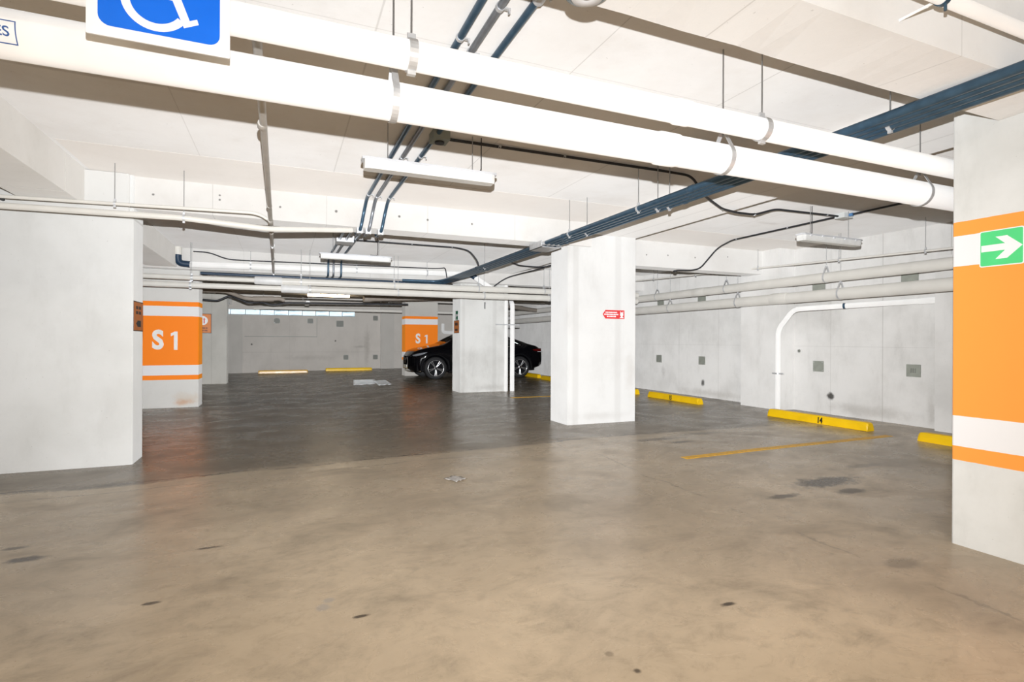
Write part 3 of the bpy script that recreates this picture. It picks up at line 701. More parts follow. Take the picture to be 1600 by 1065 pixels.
# far pipes
pipe('drain_pipe', 'cream pipe under the far beam behind the left S1 column', 'pipe', [(-6, 16.0, 2.60), (7.9, 16.0, 2.56)], .060, M_PIPE, [((-1.75, 16, 2.588), (-1.2, 16, 2.586), .072)])
pipe('water_pipe', 'long thin cream pipe in front of the strip window', 'pipe', [(-.95, 20.6, 2.36), (-.55, 20.4, 2.385), (8.16, 20.4, 2.36)], .055, M_PIPE, fil=.2)
pipe('drain_pipe', 'grey slanting pipe under the ceiling above the car', 'pipe', [(2.05, 15.2, 2.42), (4.3, 15.6, 2.56), (6.0, 16.0, 2.60)], .075, mat('dusty_grey_pipe', (0.38, 0.33, 0.28), .6), [((2.0, 15.19, 2.417), (2.2, 15.23, 2.43), .09)], fil=.1)
t = pipe('water_pipe', 'kinked grey pipe cluster hanging before the strip window', 'pipe', [(-2.1, 15.2, 2.50), (-1.35, 15.2, 2.50), (-.95, 15.6, 2.36), (-.55, 15.6, 2.34), (-.10, 15.6, 2.38), (0.0, 15.6, 2.33)], .05, mat('dusty_grey_pipe', (0.38, 0.33, 0.28), .6), [((-.75, 15.6, 2.35), (-.25, 15.6, 2.365), .07)], fil=.1)
MB().tube([(-.5, 15.6, 2.38), (-.5, 15.6, ZC)], .006, 8).build('rod', M_RODM, t)
MB().tube([(-1.7, 15.2, 2.53), (-1.7, 15.2, ZC)], .006, 8).build('rod', M_RODM, t)
t = pipe('electric_conduit', 'dark bent conduit tangle in front of the strip window', 'conduit', [(-2.1, 17.0, 2.38), (-1.7, 17.0, 2.36), (-1.4, 17.0, 2.52), (-.95, 17.0, 2.33), (-.6, 17.0, 2.36), (-.3, 17.0, 2.28), (0.05, 17.0, 2.36), (3.6, 17.0, 2.42)], .028, M_DARK, fil=.08)
for x in (.5, 3.0): MB().tube([(x, 17.0, 2.40), (x, 17.0, ZC + .01)], .006, 8).build('rod', M_RODM, t)
# right wall runs
XR = 8.25
def zupper(y): return 2.352 - .0005 * (y - 4)
GP = 'hangers of the right wall pipes'
t = pipe('water_pipe', 'thin cream pipe, topmost of the runs along the right wall', 'pipe', [(XR, 2.6, 2.50), (XR, 11.6, 2.832), (XR, 22, 2.9)], .0165, M_PIPE, seg=14)
t = pipe('drain_pipe', 'cream pipe along the right wall, between the thin run and the lowest one', 'pipe', [(XR, -1, 2.37), (XR, 23.9, 2.345)], .084, M_PIPE, [((XR, 9.0, 2.36), (XR, 9.35, 2.36), .088)], seg=28)
t = pipe('drain_pipe', 'cream pipe along the right wall, lowest and thickest of the runs', 'pipe', [(XR, -1, 2.10), (XR, 23.9, 2.02)], .094, M_PIPE, [((XR, 6.95, 2.078), (XR, 7.3, 2.078), .101)], seg=28)
r0 = clevis('pipe_hanger', 'clevis hanger on the middle right wall pipe near the right lamp', (XR, 6.22, 2.364), .084, ZC, GP, .028, 'y', .10)
dup(r0, (XR, 8.41, 2.362), 'clevis hanger on the middle right wall pipe before the pilaster')
dup(r0, (XR, 10.61, 2.36), 'clevis hanger on the middle right wall pipe beside the centre column')
dup(r0, (XR, 15.9, 2.353), 'clevis hanger on the middle right wall pipe behind the centre column')
r1 = clevis('pipe_hanger', 'clevis hanger on the lowest right wall pipe near the right lamp', (XR, 5.97, 2.078), .094, ZC, GP, .028, 'y', .10)
dup(r1, (XR, 8.11, 2.07), 'clevis hanger on the lowest right wall pipe before the pilaster')
dup(r1, (XR, 10.14, 2.065), 'clevis hanger on the lowest right wall pipe beside the centre column')
q0 = band_hanger('small ring hanger on the thin right wall pipe next to the right orange column', (XR, 4.72, 2.578), .0165, ZC, GP, 'y', .02)
dup(q0, (XR, 6.0, 2.625), 'small ring hanger on the thin right wall pipe behind the right lamp')
dup(q0, (XR, 7.62, 2.685), 'small ring hanger on the thin right wall pipe at the beam end')
dup(q0, (XR, 9.3, 2.747), 'small ring hanger on the thin right wall pipe left of the pilaster')
dup(q0, (XR, 10.75, 2.80), 'small ring hanger on the thin right wall pipe beside the centre column')
# bent downpipe on the right wall
t = pipe('drain_pipe', 'white bent downpipe on the right wall behind the number 14 wheel stop', 'pipe', [(8.80, 4.2, 1.925), (8.80, 5.2, 1.92), (8.42, 6.6, 1.885), (8.42, 6.98, 1.88), (8.42, 7.31, 1.52), (8.42, 7.31, -.02)], .043, M_PIPEW, [((8.80, 4.86, 1.922), (8.80, 5.12, 1.92), .05)], fil=.12, seg=24)
b = MB(); b.tube([(8.55, 6.1, 1.898), (8.54, 6.13, 1.897)], .048, 18); b.build('clamp', M_CONDUIT, t)
b = MB(); b.box(8.40, 8.44, 7.20, 7.262, .70, .725); b.tube([(8.42, 7.31, .70), (8.42, 7.31, .725)], .048, 18); b.box(8.40, 8.44, 7.352, 7.42, .70, .725); b.build('clamp', M_ZINC, t)
# two standpipes on the middle column
z_ = floor_z(5.0, 12.2)
t = pipe('water_pipe', 'thin cream standpipe against the right edge of the middle column', 'pipe', [(5.0, 12.26, z_ - .02), (5.0, 12.26, ZC)], .034, M_PIPEW)
t = pipe('drain_pipe', 'thicker cream standpipe beside the middle column with an elbow on top', 'pipe', [(5.19, 12.30, z_ - .02), (5.19, 12.30, 2.18), (5.32, 12.7, 2.30), (6.2, 14.8, 2.36)], .055, M_PIPEW, fil=.12)
t = tag(MB().box(4.72, 5.34, 12.205, 12.22, 1.672, 1.70).build('strut_bar', M_ZINC), 'short steel strut clamping the standpipes to the middle column', 'bracket')
t = pipe('drain_pipe', 'grey stained pipe slanting over to the right wall beyond the middle column', 'pipe', [(5.2, 15.0, 2.44), (8.15, 17.2, 2.36)], .07, mat('dusty_grey_pipe', (0.38, 0.33, 0.28), .6))
t = pipe('drain_pipe', 'white bent pipe fixed on the back wall left of the middle column', 'pipe', [(6.66, 23.928, 2.05), (6.66, 23.928, 1.66), (7.6, 23.928, 1.62)], .07, M_PIPEW, fil=.12)

# ------------------------------------------------------------ conduits
def strap_clip(b, x, y, z, r):
    b.tube([(x, y - .012, z), (x, y + .012, z)], r + .004, 12); b.box(x + r, x + r + .035, y - .01, y + .01, z - .006, z + .002); b.box(x + r + .026, x + r + .034, y - .008, y + .008, z - .025, z + .0)
names = ('left', 'middle', 'right')
for i, (x, m, ys_) in enumerate(((.915, M_CONDUIT, (2.95, 3.25, 5.35, 6.55)), (1.02, M_CONDLIGHT, (2.6, 3.08, 5.1, 6.6)), (1.172, M_CONDUIT, (2.42, 5.0, 6.6)))):
    xd = x - .05
    pts = [(x, 1.88, 3.02), (x, 6.72, 3.02), (x, 6.91, 2.93), (xd, 6.91, 2.66), (xd, 7.34, 2.66), (xd, 7.44, 2.99), (xd - .03, 11.6, 2.99), (xd - .03, 11.80, 2.9), (xd - .03, 11.80, 2.628), (xd - .03, 12.6, 2.628), (xd - .03, 14, 2.62)]
    t = pipe('electric_conduit', '%s one of the three grey conduits above the first lamp' % names[i], 'conduit', pts, .0205, m, fil=.10, seg=14, group='three ceiling conduits')
    b = MB()
    for y in ys_: strap_clip(b, x, y, 3.02, .0205)
    if i == 2: b.tube([(x, 2.36, 3.015), (x, 2.47, 3.015)], .03, 12); b.box(x - .03, x + .03, 2.28, 2.37, 2.985, ZC - .002)
    b.tube([(xd, 6.95, 2.66), (xd, 7.01, 2.66)], .03, 12); b.box(xd - .035, xd + .035, 6.97, 7.05, 2.632, 2.70)
    b.build('clip', M_ZINC, t)
t = thing('junction_box', 'small steel junction box on the three conduits behind the first beam', 'junction box', (1.0, 9.57, 2.96))
MB().box(.80, 1.08, 9.47, 9.79, 2.945, ZC - .002).build('box', M_ZINC, t)
# the long run of conduits beside the right column row
XT, ZT, RT = 3.37, 2.626, .0285
rowlab = ('leftmost', 'second from left', 'third from left', 'rightmost')
for k in range(4):
    x = XT - .108 + .072 * k
    yend = 11.75 + .06 * k
    pipe('electric_conduit', '%s of the long bundled conduits running past the centre column' % rowlab[k], 'conduit',
         [(x, -2.8, ZT), (x, yend - .35, ZT), (x - .12, yend - .05, 2.60 - .012 * k), (x - .9, yend + .02, 2.60 - .012 * k)] if k != 3 else [(x, -2.8, ZT), (x, 12.02, ZT), (x, 13.5, ZT - .05)], RT, M_CONDUIT, fil=.2, seg=14, group='bundled conduits',
         sleeves=[((x, y, ZT), (x, y + .07, ZT), RT + .005) for y in (3.7 + .11 * k, 6.05 + .1 * k, 9.4)], sm=M_CONDUIT)
b = None
def tray_hanger(label, y, x):
    t = thing('conduit_hanger', label, 'conduit hanger', (x, y, ZT), 'hangers of the bundled conduits', local=True)
    b = MB(); b.tube([(0, -.012, 0), (0, .012, 0)], RT + .006, 14); b.box(-.012, .012, -.01, .01, RT, RT + .03); b.box(-.008, .008, -.012, .012, -.05, -RT)
    b.build('ring', M_ZINC, t)
    MB().tube([(0, 0, RT + .02), (0, 0, ZC - ZT + .01)], .0045, 8).build('rod', M_RODM, t)
    return t
for lab, y, k in (('hanger nearest the right column on the bundled conduits', 2.15, 2), ('first hanger of the trio on the bundled conduits before the centre column', 4.50, 0), ('middle hanger of the trio on the bundled conduits before the centre column', 4.38, 2),
                  ('last hanger of the trio on the bundled conduits before the centre column', 4.29, 3), ('hanger on the bundled conduits just left of the centre column top', 5.92, 0), ('right hanger on the bundled conduits at the centre column top', 5.74, 2), ('far hanger on the bundled conduits at the second bay', 9.2, 1)):
    tray_hanger(lab, y, XT - .108 + .072 * k)
t = thing('junction_box', 'open steel pull box on the bundled conduits left of the centre column', 'junction box', (XT, 7.0, ZT))
b = MB(); b.box(XT - .15, XT + .15, 6.62, 7.02, ZT - .05, ZT - .042); b.box(XT - .15, XT - .142, 6.62, 7.02, ZT - .05, ZT + .04); b.box(XT + .142, XT + .15, 6.62, 7.02, ZT - .05, ZT + .04); b.box(XT - .15, XT + .15, 7.012, 7.02, ZT - .05, ZT + .04)
b.build('box', M_ZINC, t)
b = MB()
for k in range(4): b.tube([(XT - .108 + .072 * k, 6.56, ZT), (XT - .108 + .072 * k, 6.66, ZT)], .03, 12)
b.build('locknut', M_ZINC, t)
# slab conduits with their boxes
t = thing('junction_box', 'grey junction box on the ceiling above the first lamp', 'junction box', (1.19, 4.42, 3.0))
MB().box(1.13, 1.27, 4.36, 4.52, 2.97, ZC).build('box', mat('grey_box_paint', (0.30, 0.33, 0.30), .5), t)
MB().tube([(1.20, 4.44, 2.955), (1.20, 4.44, 2.975)], .04, 18).build('cover', M_DARK, t)
pipe('electric_conduit', 'long thin black conduit from the grey ceiling box across to the right lamp', 'conduit', [(1.26, 4.50, 3.025), (3.50, 4.46, 3.025), (3.90, 4.46, 3.02), (4.10, 4.52, 2.868), (4.25, 4.62, 2.868), (4.72, 4.88, 2.85), (5.05, 4.98, 2.86), (5.38, 5.02, 2.875), (5.75, 5.04, 2.985), (6.93, 5.06, 3.01)], .0130, M_DARK,
     [((x, 4.478, 3.025), (x + .02, 4.478, 3.025), .018) for x in (1.75, 2.4, 2.95)] + [((4.72, 4.88, 2.852), (4.74, 4.887, 2.852), .02), ((5.36, 5.018, 2.875), (5.38, 5.02, 2.877), .02), ((6.7, 5.055, 3.005), (6.72, 5.056, 3.005), .02)], fil=.1, sm=M_ZINC)
t = thing('junction_box', 'white junction box on the ceiling above the right lamp', 'junction box', (7.05, 5.06, 3.0))
MB().box(6.95, 7.12, 4.98, 5.12, 2.985, ZC).build('box', mat('white_box_paint', (0.72, 0.74, 0.72), .4), t)
MB().tube([(7.04, 4.97, 3.018), (7.04, 4.92, 3.018)], .022, 12).build('gland', mat('blue_gland', (0.10, 0.25, 0.50), .4), t)
pipe('electric_conduit', 'black conduit running from the right lamp box towards the near pipes', 'conduit', [(7.04, 4.95, 3.02), (7.04, 2.0, 3.02)], .0135, M_DARK)
pipe('electric_conduit', 'black conduit stepping down the right beam from the lamp box', 'conduit', [(7.0, 5.12, 3.02), (7.0, 7.0, 3.02), (7.25, 7.52, 3.02), (7.3, 7.70, 2.98), (6.95, 7.72, 2.62), (6.75, 7.73, 2.575), (6.45, 7.74, 2.565), (6.4, 7.78, 2.55), (6.5, 7.84, 2.555)], .0135, M_DARK,
     [((7.0, 5.9, 3.02), (7.0, 5.92, 3.02), .02), ((7.0, 6.9, 3.02), (7.0, 6.92, 3.02), .02)], fil=.12, sm=M_ZINC)
pipe('electric_conduit', 'dark conduit under the second beam joining the bundled conduits', 'conduit', [(-1.5, 12.0, 2.575), (2.35, 12.0, 2.577), (3.1, 12.0, 2.565), (3.28, 11.95, 2.57)], .027, M_BLUEPVC, fil=.2)
pipe('electric_conduit', 'thin black conduit along the second beam above the white pipe', 'conduit', [(-1.62, 11.98, 2.985), (-1.35, 11.98, 2.985), (-1.05, 11.98, 2.87), (-.8, 11.98, 2.865), (3.10, 11.98, 2.92), (3.30, 11.98, 2.935), (3.34, 11.82, 2.935), (3.38, 11.80, 2.66)], .012, M_DARK, fil=.12)
pipe('electric_conduit', 'thin black conduit from the small box over the second lamp', 'conduit', [(1.05, 9.67, 3.02), (2.95, 9.67, 3.02), (3.2, 9.67, 2.98), (3.36, 9.67, 2.80), (3.40, 9.69, 2.66)], .0135, M_DARK,
     [((x, 9.67, 3.02), (x + .02, 9.67, 3.02), .019) for x in (2.1, 2.85)], fil=.1, sm=M_ZINC)
pipe('electric_conduit', 'black conduit curving from the bundled conduits behind the centre column', 'conduit', [(3.45, 9.67, 2.64), (4.0, 9.72, 2.84), (4.55, 10.38, 2.865), (5.10, 10.42, 2.865), (5.4, 10.42, 2.95), (6.8, 10.42, 3.02)], .0145, M_DARK, fil=.15)
pipe('electric_conduit', 'black conduit slanting away behind the centre column top', 'conduit', [(5.14, 10.45, 2.865), (5.08, 11.5, 2.86), (4.76, 11.70, 2.76), (4.53, 11.85, 2.57)], .0135, M_DARK, fil=.2)
pipe('electric_conduit', 'dark conduit along the left side beam at the frame edge', 'conduit', [(-2.55, 3.0, 2.66), (-2.55, 7.0, 2.66)], .016, M_DARK)
pipe('electric_conduit', 'two short dark conduit stubs on the middle column face', 'conduit', [(4.46, 12.28, 2.22), (4.46, 12.28, 2.06)], .012, M_DARK)

# ------------------------------------------------------------ lamps
def lamp(label, loc, lit, wire=.4, group='tube lamps', watts=0):
    """sealed double tube lamp 1.13 m long hung on two rods (local: length along x, z = 0 at mid height)"""
    t = thing('ceiling_lamp', label, 'lamp', loc, group, local=True)
    L_ = 1.13 / 2
    def ring_(x, wd, z0, z1, tp): return [(x, -wd, z1), (x, -wd * 1.0, z0 + tp), (x, -wd * .80, z0), (x, wd * .80, z0), (x, wd, z0 + tp), (x, wd, z1)]
    b = MB(); rs = []
    for x, f in ((-L_ + .02, .80), (-L_ + .05, 1), (L_ - .05, 1), (L_ - .02, .80)): rs.append(ring_(x, .064 * f, -.045, .026, .016))
    b.loft(rs, True, True, False); b.build('diffuser', M_LAMPLIT if lit else M_LAMPCLR, t)
    b = MB(); rs = []
    for x, f in ((-L_, .80), (-L_ + .04, 1), (L_ - .04, 1), (L_, .80)): rs.append([(x, -.069 * f, .024), (x, .069 * f, .024), (x, .062 * f, .046), (x, -.062 * f, .046)])
    b.loft(rs, True, True, False); b.build('housing', M_LAMPBODY, t)
    for k in range(5):
        x = -L_ + .14 + k * (2 * L_ - .28) / 4
        for s_ in (-1, 1): MB().box(x - .015, x + .015, s_ * .070 - .004, s_ * .070 + .004, .012, .034).build('clip', M_LAMPBODY, t)
    for x in (-.36, .36):
        b = MB(); b.tube([(x, 0, .04), (x, 0, ZC - loc[2] + .01)], .004, 8); b.tube([(x, 0, .042), (x, 0, .055)], .014, 10)
        b.build('rod', M_RODM, t)
    if watts:
        al = bpy.data.lights.new('fill_light', 'AREA'); al.shape = 'RECTANGLE'; al.size = 1.0; al.size_y = .09  # downward light of the fill lamps added behind the camera
        al.energy = watts; al.color = (1.0, .91, .78)
        ao = bpy.data.objects.new('fill_light', al); COL.objects.link(ao); ao.location = (loc[0], loc[1], loc[2] - .052)
    b = MB(); b.tube(fillet([(wire - .12, 0, .06), (wire, .0, .058), (wire, 0, .12), (wire, 0, ZC - loc[2])], .04), .005, 8); b.build('power_cord', M_DARK, t)
    return t
lamp('unlit white tube lamp nearest the camera, hung left of the centre', (1.125, 4.42, 2.70), False, .44)
lamp('white tube lamp in the second bay, under the small steel box', (1.07, 9.05, 2.625), False, .34)
lamp('white tube lamp hung over the numbered wheel stops on the right', (6.60, 4.93, 2.635), False, -.33)
lamp('lit tube lamp farthest back, half hidden by the pipe pair', (1.12, 15.6, 2.515), True, .2)
lamp('small tube lamp seen end on before the strip window', (0.66, 18.0, 2.42), False, .2).rotation_euler = (0, 0, pi / 2)
lamp('unseen tube lamp added as fill behind the left column', (-5.2, 9.4, 2.72), True, .3)  # this and the next lamp are unseen, added to raise the ambient light
lamp('unseen tube lamp added as fill over the far left bays', (-5.0, 15.6, 2.72), True, .3)
lamp('unseen tube lamp added as fill behind the camera on the left', (-1.5, -.7, 2.72), True, .3, watts=FILL_W)  # unseen pair behind the camera, added to fill the ceiling shadows
lamp('unseen tube lamp added as fill behind the camera on the right', (.9, -.8, 2.72), True, .3, watts=FILL_W)

# round detector under the nearest beam
t = thing('ceiling_speaker', 'round white and grey fitting under the nearest beam at the top edge', 'fitting', (1.10, 1.86, 2.66))
Mx = Matrix.Translation((1.065, 1.80, 2.665)) @ Matrix.Rotation(pi, 4, 'X')
MB().lathe([(.0, 0), (.085, 0), (.09, .008), (.088, .034), (.066, .046)], 40, Mx).build('base_ring', M_RING, t)
MB().lathe([(.066, .040), (.062, .050), (.034, .040), (.030, .036)], 40, Mx).build('dish', M_GREYWHITE, t)
MB().lathe([(.031, .035), (.024, .046), (.0, .05)], 32, Mx).build('centre_cap', mat('mauve_grey_plastic', (0.25, 0.20, 0.24), .4), t)

# ------------------------------------------------------------ wall plates
def vent(label, M, w_, h_, group, knob=False):
    loc = M @ Vector((0, 0, 0)); t = thing('cover_plate', label, 'cover plate', tuple(loc), group)
    MB().prism(rrect(w_, h_, .004, 2), M @ Matrix.Translation((0, 0, -.002)), .014).build('plate', M_VENTB if 'back' in group else M_VENT, t)
    if knob:
        b = MB()
        for dx in (-.03, .0, .03): b.prism(rrect(.014, .07, .004, 2), M @ Matrix.Translation((dx, 0, .012)), .008)
        b.build('handle', M_VENT2, t)
    else:
        b = MB()
        for dx, dz in ((-1, -1), (1, -1), (-1, 1), (1, 1)): b.prism(rrect(.012, .012, .005, 3), M @ Matrix.Translation((dx * (w_ / 2 - .02), dz * (h_ / 2 - .02), .012)), .003)
        b.build('screw', M_ZINC, t)
    return t
gv = 'grey plates on the right wall'
vent('square grey plate low on the right wall, nearest to the right column', face_xneg(8.9, 5.25, .866), .205, .19, gv, True)
vent('square grey plate low on the right wall above the number 14 wheel stop', face_xneg(8.9, 6.853, .860), .205, .19, gv)
vent('square grey plate low on the right wall left of the pilaster', face_xneg(8.9, 9.808, .858), .205, .19, gv)
vent('square grey plate low on the right wall next to the centre column', face_xneg(8.9, 11.359, .852), .205, .19, gv)
vent('square grey plate between the right wall pipes nearest the right column', face_xneg(8.9, 5.31, 2.29), .25, .20, gv)
vent('square grey plate between the right wall pipes left of the right lamp', face_xneg(8.9, 6.85, 2.27), .25, .20, gv)
vent('square grey plate between the right wall pipes before the pilaster', face_xneg(8.9, 9.82, 2.293), .25, .20, gv)
vent('square grey plate between the right wall pipes beside the centre column', face_xneg(8.9, 11.3, 2.30), .25, .20, gv)
vent('square grey plate on the right wall beyond the black car', face_xneg(8.9, 15.1, .86), .2, .2, gv)
gb = 'grey plates on the back wall'
vent('square grey plate high on the back wall, the left one under the strip window', face_y(-.27, Y1 - .022, 2.055), .22, .2, gb)
vent('square grey plate high on the back wall, the middle one under the strip window', face_y(1.0, Y1 - .022, 2.07), .22, .2, gb)
vent('larger grey plate on the back wall below the right end of the strip window', face_y(2.18, Y1, 1.975), .29, .26, gb)
vent('small grey plate high on the back wall next to the pilaster', face_y(3.66, Y1, 2.24), .2, .2, gb)
vent('small grey plate low on the back wall, left of the pilaster pair', face_y(2.43, Y1, .55), .2, .2, gb)
vent('small grey plate low on the back wall next to the pilaster', face_y(3.66, Y1, .552), .2, .2, gb)
t = tag(MB().prism(rrect(.34, .32, .01, 2), face_y(-.1, Y1 + .002, .48), .012).build('access_panel', M_WALLB), 'pale flush access panel low in the back wall', 'access panel')
t = thing('wall_outlet', 'small round outlet on the right wall beside the downpipe', 'outlet', (8.9, 7.24, 1.13))
MB().lathe([(0, 0), (.045, 0), (.045, .01), (.03, .018)], 24, face_xneg(8.9, 7.24, 1.13)).build('ring', M_WALLR, t)
MB().lathe([(0, .02), (.028, .017)], 20, face_xneg(8.9, 7.24, 1.13)).build('cap', M_VENT2, t)

# ------------------------------------------------------------ wheel stops and floor paint
def stop_mesh(L_, m, name='block'):
    prof = [(-.075, 0), (.075, 0), (.07, .08), (.05, .125), (-.05, .125), (-.07, .08)]
    b = MB(); rs = []
    for x, f, g_ in ((-L_ / 2, .86, .80), (-L_ / 2 + .02, .97, .96), (-L_ / 2 + .05, 1, 1), (L_ / 2 - .05, 1, 1), (L_ / 2 - .02, .97, .96), (L_ / 2, .86, .80)):
        rs.append([(x, y * (f if z > .05 else 1), z * (g_ if z > .05 else 1)) for y, z in prof])
    b.loft(rs, True, True, False)
    return b
def wheel_stop(label, x, y, L_, rz, m=None, num=None, group='yellow wheel stops', numoff=0.0):
    z = floor_z(x, y)
    a = math.cos(rz) * L_ / 2, math.sin(rz) * L_ / 2
    dz = floor_z(x + a[0], y + a[1]) - floor_z(x - a[0], y - a[1])
    t = thing('wheel_stop', label, 'wheel stop', (x, y, z), group, rz, local=True)
    stop_mesh(L_, m or M_YELLOW).build('block', m or M_YELLOW, t, bevel=.006)
    b = MB()
    for q in (-L_ * .36, L_ * .36): b.tube([(q, 0, .10), (q, 0, .128)], .014, 10)
    b.build('anchor_bolt', M_YELLOWOLD, t)
    if num:
        T = Matrix.Translation((numoff, -.0745, .055)) @ Matrix.Rotation(pi / 2 - .06, 4, 'X')
        text_mesh(num, .125, T, M_BLACK, 'number', t, .004, .75, .003)
    return t
R90 = -pi / 2     # length along Y, printed face towards -X
wheel_stop('long yellow wheel stop numbered 14 in front of the right wall', 7.70, 5.97, 1.72, R90, num='14', numoff=.12)
wheel_stop('yellow wheel stop numbered 15 just right of the centre column', 7.72, 9.36, 1.62, R90, num='15', numoff=-.02)
wheel_stop('yellow wheel stop cut off by the right orange column', 7.68, 3.60, 1.68, R90)
wheel_stop('yellow wheel stop peeking out behind the right edge of the centre column', 7.76, 11.55, 1.66, R90)
wheel_stop('yellow wheel stop just left of the centre column, behind the car tail', 7.85, 15.2, 1.62, R90)
wheel_stop('yellow wheel stop behind the rear wheel of the black car', 8.02, 17.32, 1.4, R90)
wheel_stop('pale orange wheel stop at the left of the back wall', -.02, 22.9, 1.78, 0.0, M_YELLOWPALE)
wheel_stop('yellow wheel stop at the right of the back wall', 2.45, 22.95, 1.82, 0.0)
def paint_line(label, x0, x1, y0, y1, wd):
    b = MB(); n = 16; rs = []
    for i in range(n + 1):
        f = i / n; x = x0 + (x1 - x0) * f; y = y0 + (y1 - y0) * f; j = random.uniform(-.005, .005)
        rs.append([(x, y - wd / 2 + j, floor_z(x, y) + .0035), (x, y + wd / 2 + j * .6, floor_z(x, y) + .0035), (x, y + wd / 2, floor_z(x, y) - .01), (x, y - wd / 2, floor_z(x, y) - .01)])
    b.loft(rs, True, True, False)
    return tag(b.build('parking_line', M_YELLOWOLD), label, 'parking line', 'yellow parking lines')
paint_line('worn yellow parking line on the floor before the number 14 wheel stop', 3.98, 7.62, 4.66, 4.80, .10)
paint_line('thin yellow parking line left of the centre column', 4.55, 7.7, 10.85, 10.9, .10)

# litter
def sheet(label, name, x, y, w_, h_, rz, m, amp, tilt=0.0):
    b = MB(); n = 8; V = []
    for j in range(n + 1):
        for i in range(n + 1):
            u, v = (i / n - .5) * w_, (j / n - .5) * h_
            px, py = x + u * math.cos(rz) - v * math.sin(rz), y + u * math.sin(rz) + v * math.cos(rz)
            V.append((px, py, floor_z(px, py) + .004 + tilt * (j / n) ** 1.3 + amp * abs(math.sin(i * 1.1 + j * .6)) * (.5 + random.random() * .5)))
    b.add(V, [(j * (n + 1) + i, j * (n + 1) + i + 1, (j + 1) * (n + 1) + i + 1, (j + 1) * (n + 1) + i) for j in range(n) for i in range(n)], True)
    o = b.build(name, m, None, (x, y, floor_z(x, y)))
    sm = o.modifiers.new('thickness', 'SOLIDIFY'); sm.thickness = .0012
    return tag(o, label, 'litter')
sheet('crumpled white sheet of paper on the far floor, the left piece', 'paper_sheet', 2.12, 15.9, .60, .30, -.1, M_PAPER, .02, .13)
sheet('crumpled white sheet of paper on the far floor, the right piece', 'paper_sheet', 2.58, 15.55, .42, .46, .25, M_PAPER, .02, .12)
sheet('tiny white scrap of paper on the far floor left of the sheets', 'paper_scrap', 1.55, 15.85, .07, .05, .3, M_PAPER, .004)
sheet('clear crumpled wrapper on the floor before the centre column', 'plastic_wrapper', 1.47, 4.83, .14, .17, .5, M_FOIL, .012)

# ------------------------------------------------------------ the car
def lerp_tab(tab, s):
    for (a, va), (b_, vb) in zip(tab, tab[1:]):
        if s <= b_:
            t_ = (s - a) / (b_ - a); t_ = max(0, min(1, t_)); return va + (vb - va) * t_
    return tab[-1][1]
def smooth_tab(tab, s, h=.10):
    return sum(lerp_tab(tab, max(tab[0][0], min(tab[-1][0], s + k * h / 3))) for k in range(-3, 4)) / 7
CL, XRW, XFW, RW = 4.60, .90, 3.82, .362
ZT_ = [(0, .93), (.06, 1.02), (.22, 1.10), (.45, 1.15), (.9, 1.32), (1.3, 1.45), (1.8, 1.56), (2.3, 1.59), (2.75, 1.54), (3.1, 1.38), (3.5, 1.13), (3.95, 1.05), (4.3, .97), (4.48, .88), (4.56, .77), (4.60, .66)]
ZSH = [(0, .86), (.3, .99), (1.2, 1.02), (2.5, .98), (3.5, .97), (4.15, .90), (4.4, .82), (4.60, .60)]
WD = [(0, .70), (.08, .82), (.25, .90), (.7, .935), (1.1, .945), (2.4, .935), (3.75, .94), (4.1, .92), (4.38, .83), (4.50, .68), (4.57, .46), (4.60, .26)]
ZBT = [(0, .46), (.12, .40), (.5, .30), (1.5, .22), (3.3, .22), (4.1, .24), (4.45, .25), (4.60, .34)]
def zbot(s):
    z = lerp_tab(ZBT, s)
    for c in (XRW, XFW):
        R = RW + .065
        if abs(s - c) < R: z = max(z, RW + math.sqrt(R * R - (s - c) ** 2))
    return z
def section(s):
    w_, zt, zs, zb = smooth_tab(WD, s, .08), smooth_tab(ZT_, s), smooth_tab(ZSH, s), zbot(s)
    zs = min(zs, zt - .03); zm = max(zb + .03, min(.70, zs - .06)); cab = max(0, min(1, (zt - zs - .12) / .25))
    wr = w_ * (.88 - .20 * cab)
    return [(0, lerp_tab(ZBT, s) + (.0 if zb < .4 else .12)), (w_ * .70, min(zb, lerp_tab(ZBT, s) + .12)), (w_ * .955, zb), (w_ * .995, zb + (zm - zb) * .5), (w_, zm), (w_ * .985, zm + (zs - zm) * .6), (w_ * .95, zs),
            (w_ * .95 * .6 + wr * .4 - .0, zs + (zt - zs) * .38), (wr, zs + (zt - zs) * .80), (wr * .82, zt - .018 - .01 * cab), (wr * .45, zt - .003), (0, zt)]
car = thing('car', 'black coupe style car parked behind the middle column', 'car', (8.27, 17.72, .043), rz=pi, local=True)
stn = [0, .02, .05] + [.08 + .04 * k for k in range(112)] + [4.56, 4.58, CL]
stn = sorted(set(round(s, 3) for s in stn if s <= CL))
rs = []
for s in stn:
    h_ = section(s); rs.append([(s, y, z) for y, z in h_] + [(s, -y, z) for y, z in h_[-2:0:-1]])
b = MB(); b.loft(rs, True, True, True)
b.build('body', M_CARPAINT, car)
def side_pt(s, f, out=.006, side=1):
    """point on the cabin side: f = 0 shoulder .. 1 roof edge"""
    h_ = section(s); a, m1, c = h_[6], h_[7], h_[8]
    if f < .475: t_ = f / .475; y, z = a[0] + (m1[0] - a[0]) * t_, a[1] + (m1[1] - a[1]) * t_
    else: t_ = (f - .475) / .525; y, z = m1[0] + (c[0] - m1[0]) * t_, m1[1] + (c[1] - m1[1]) * t_
    return (s, side * (y + out), z)
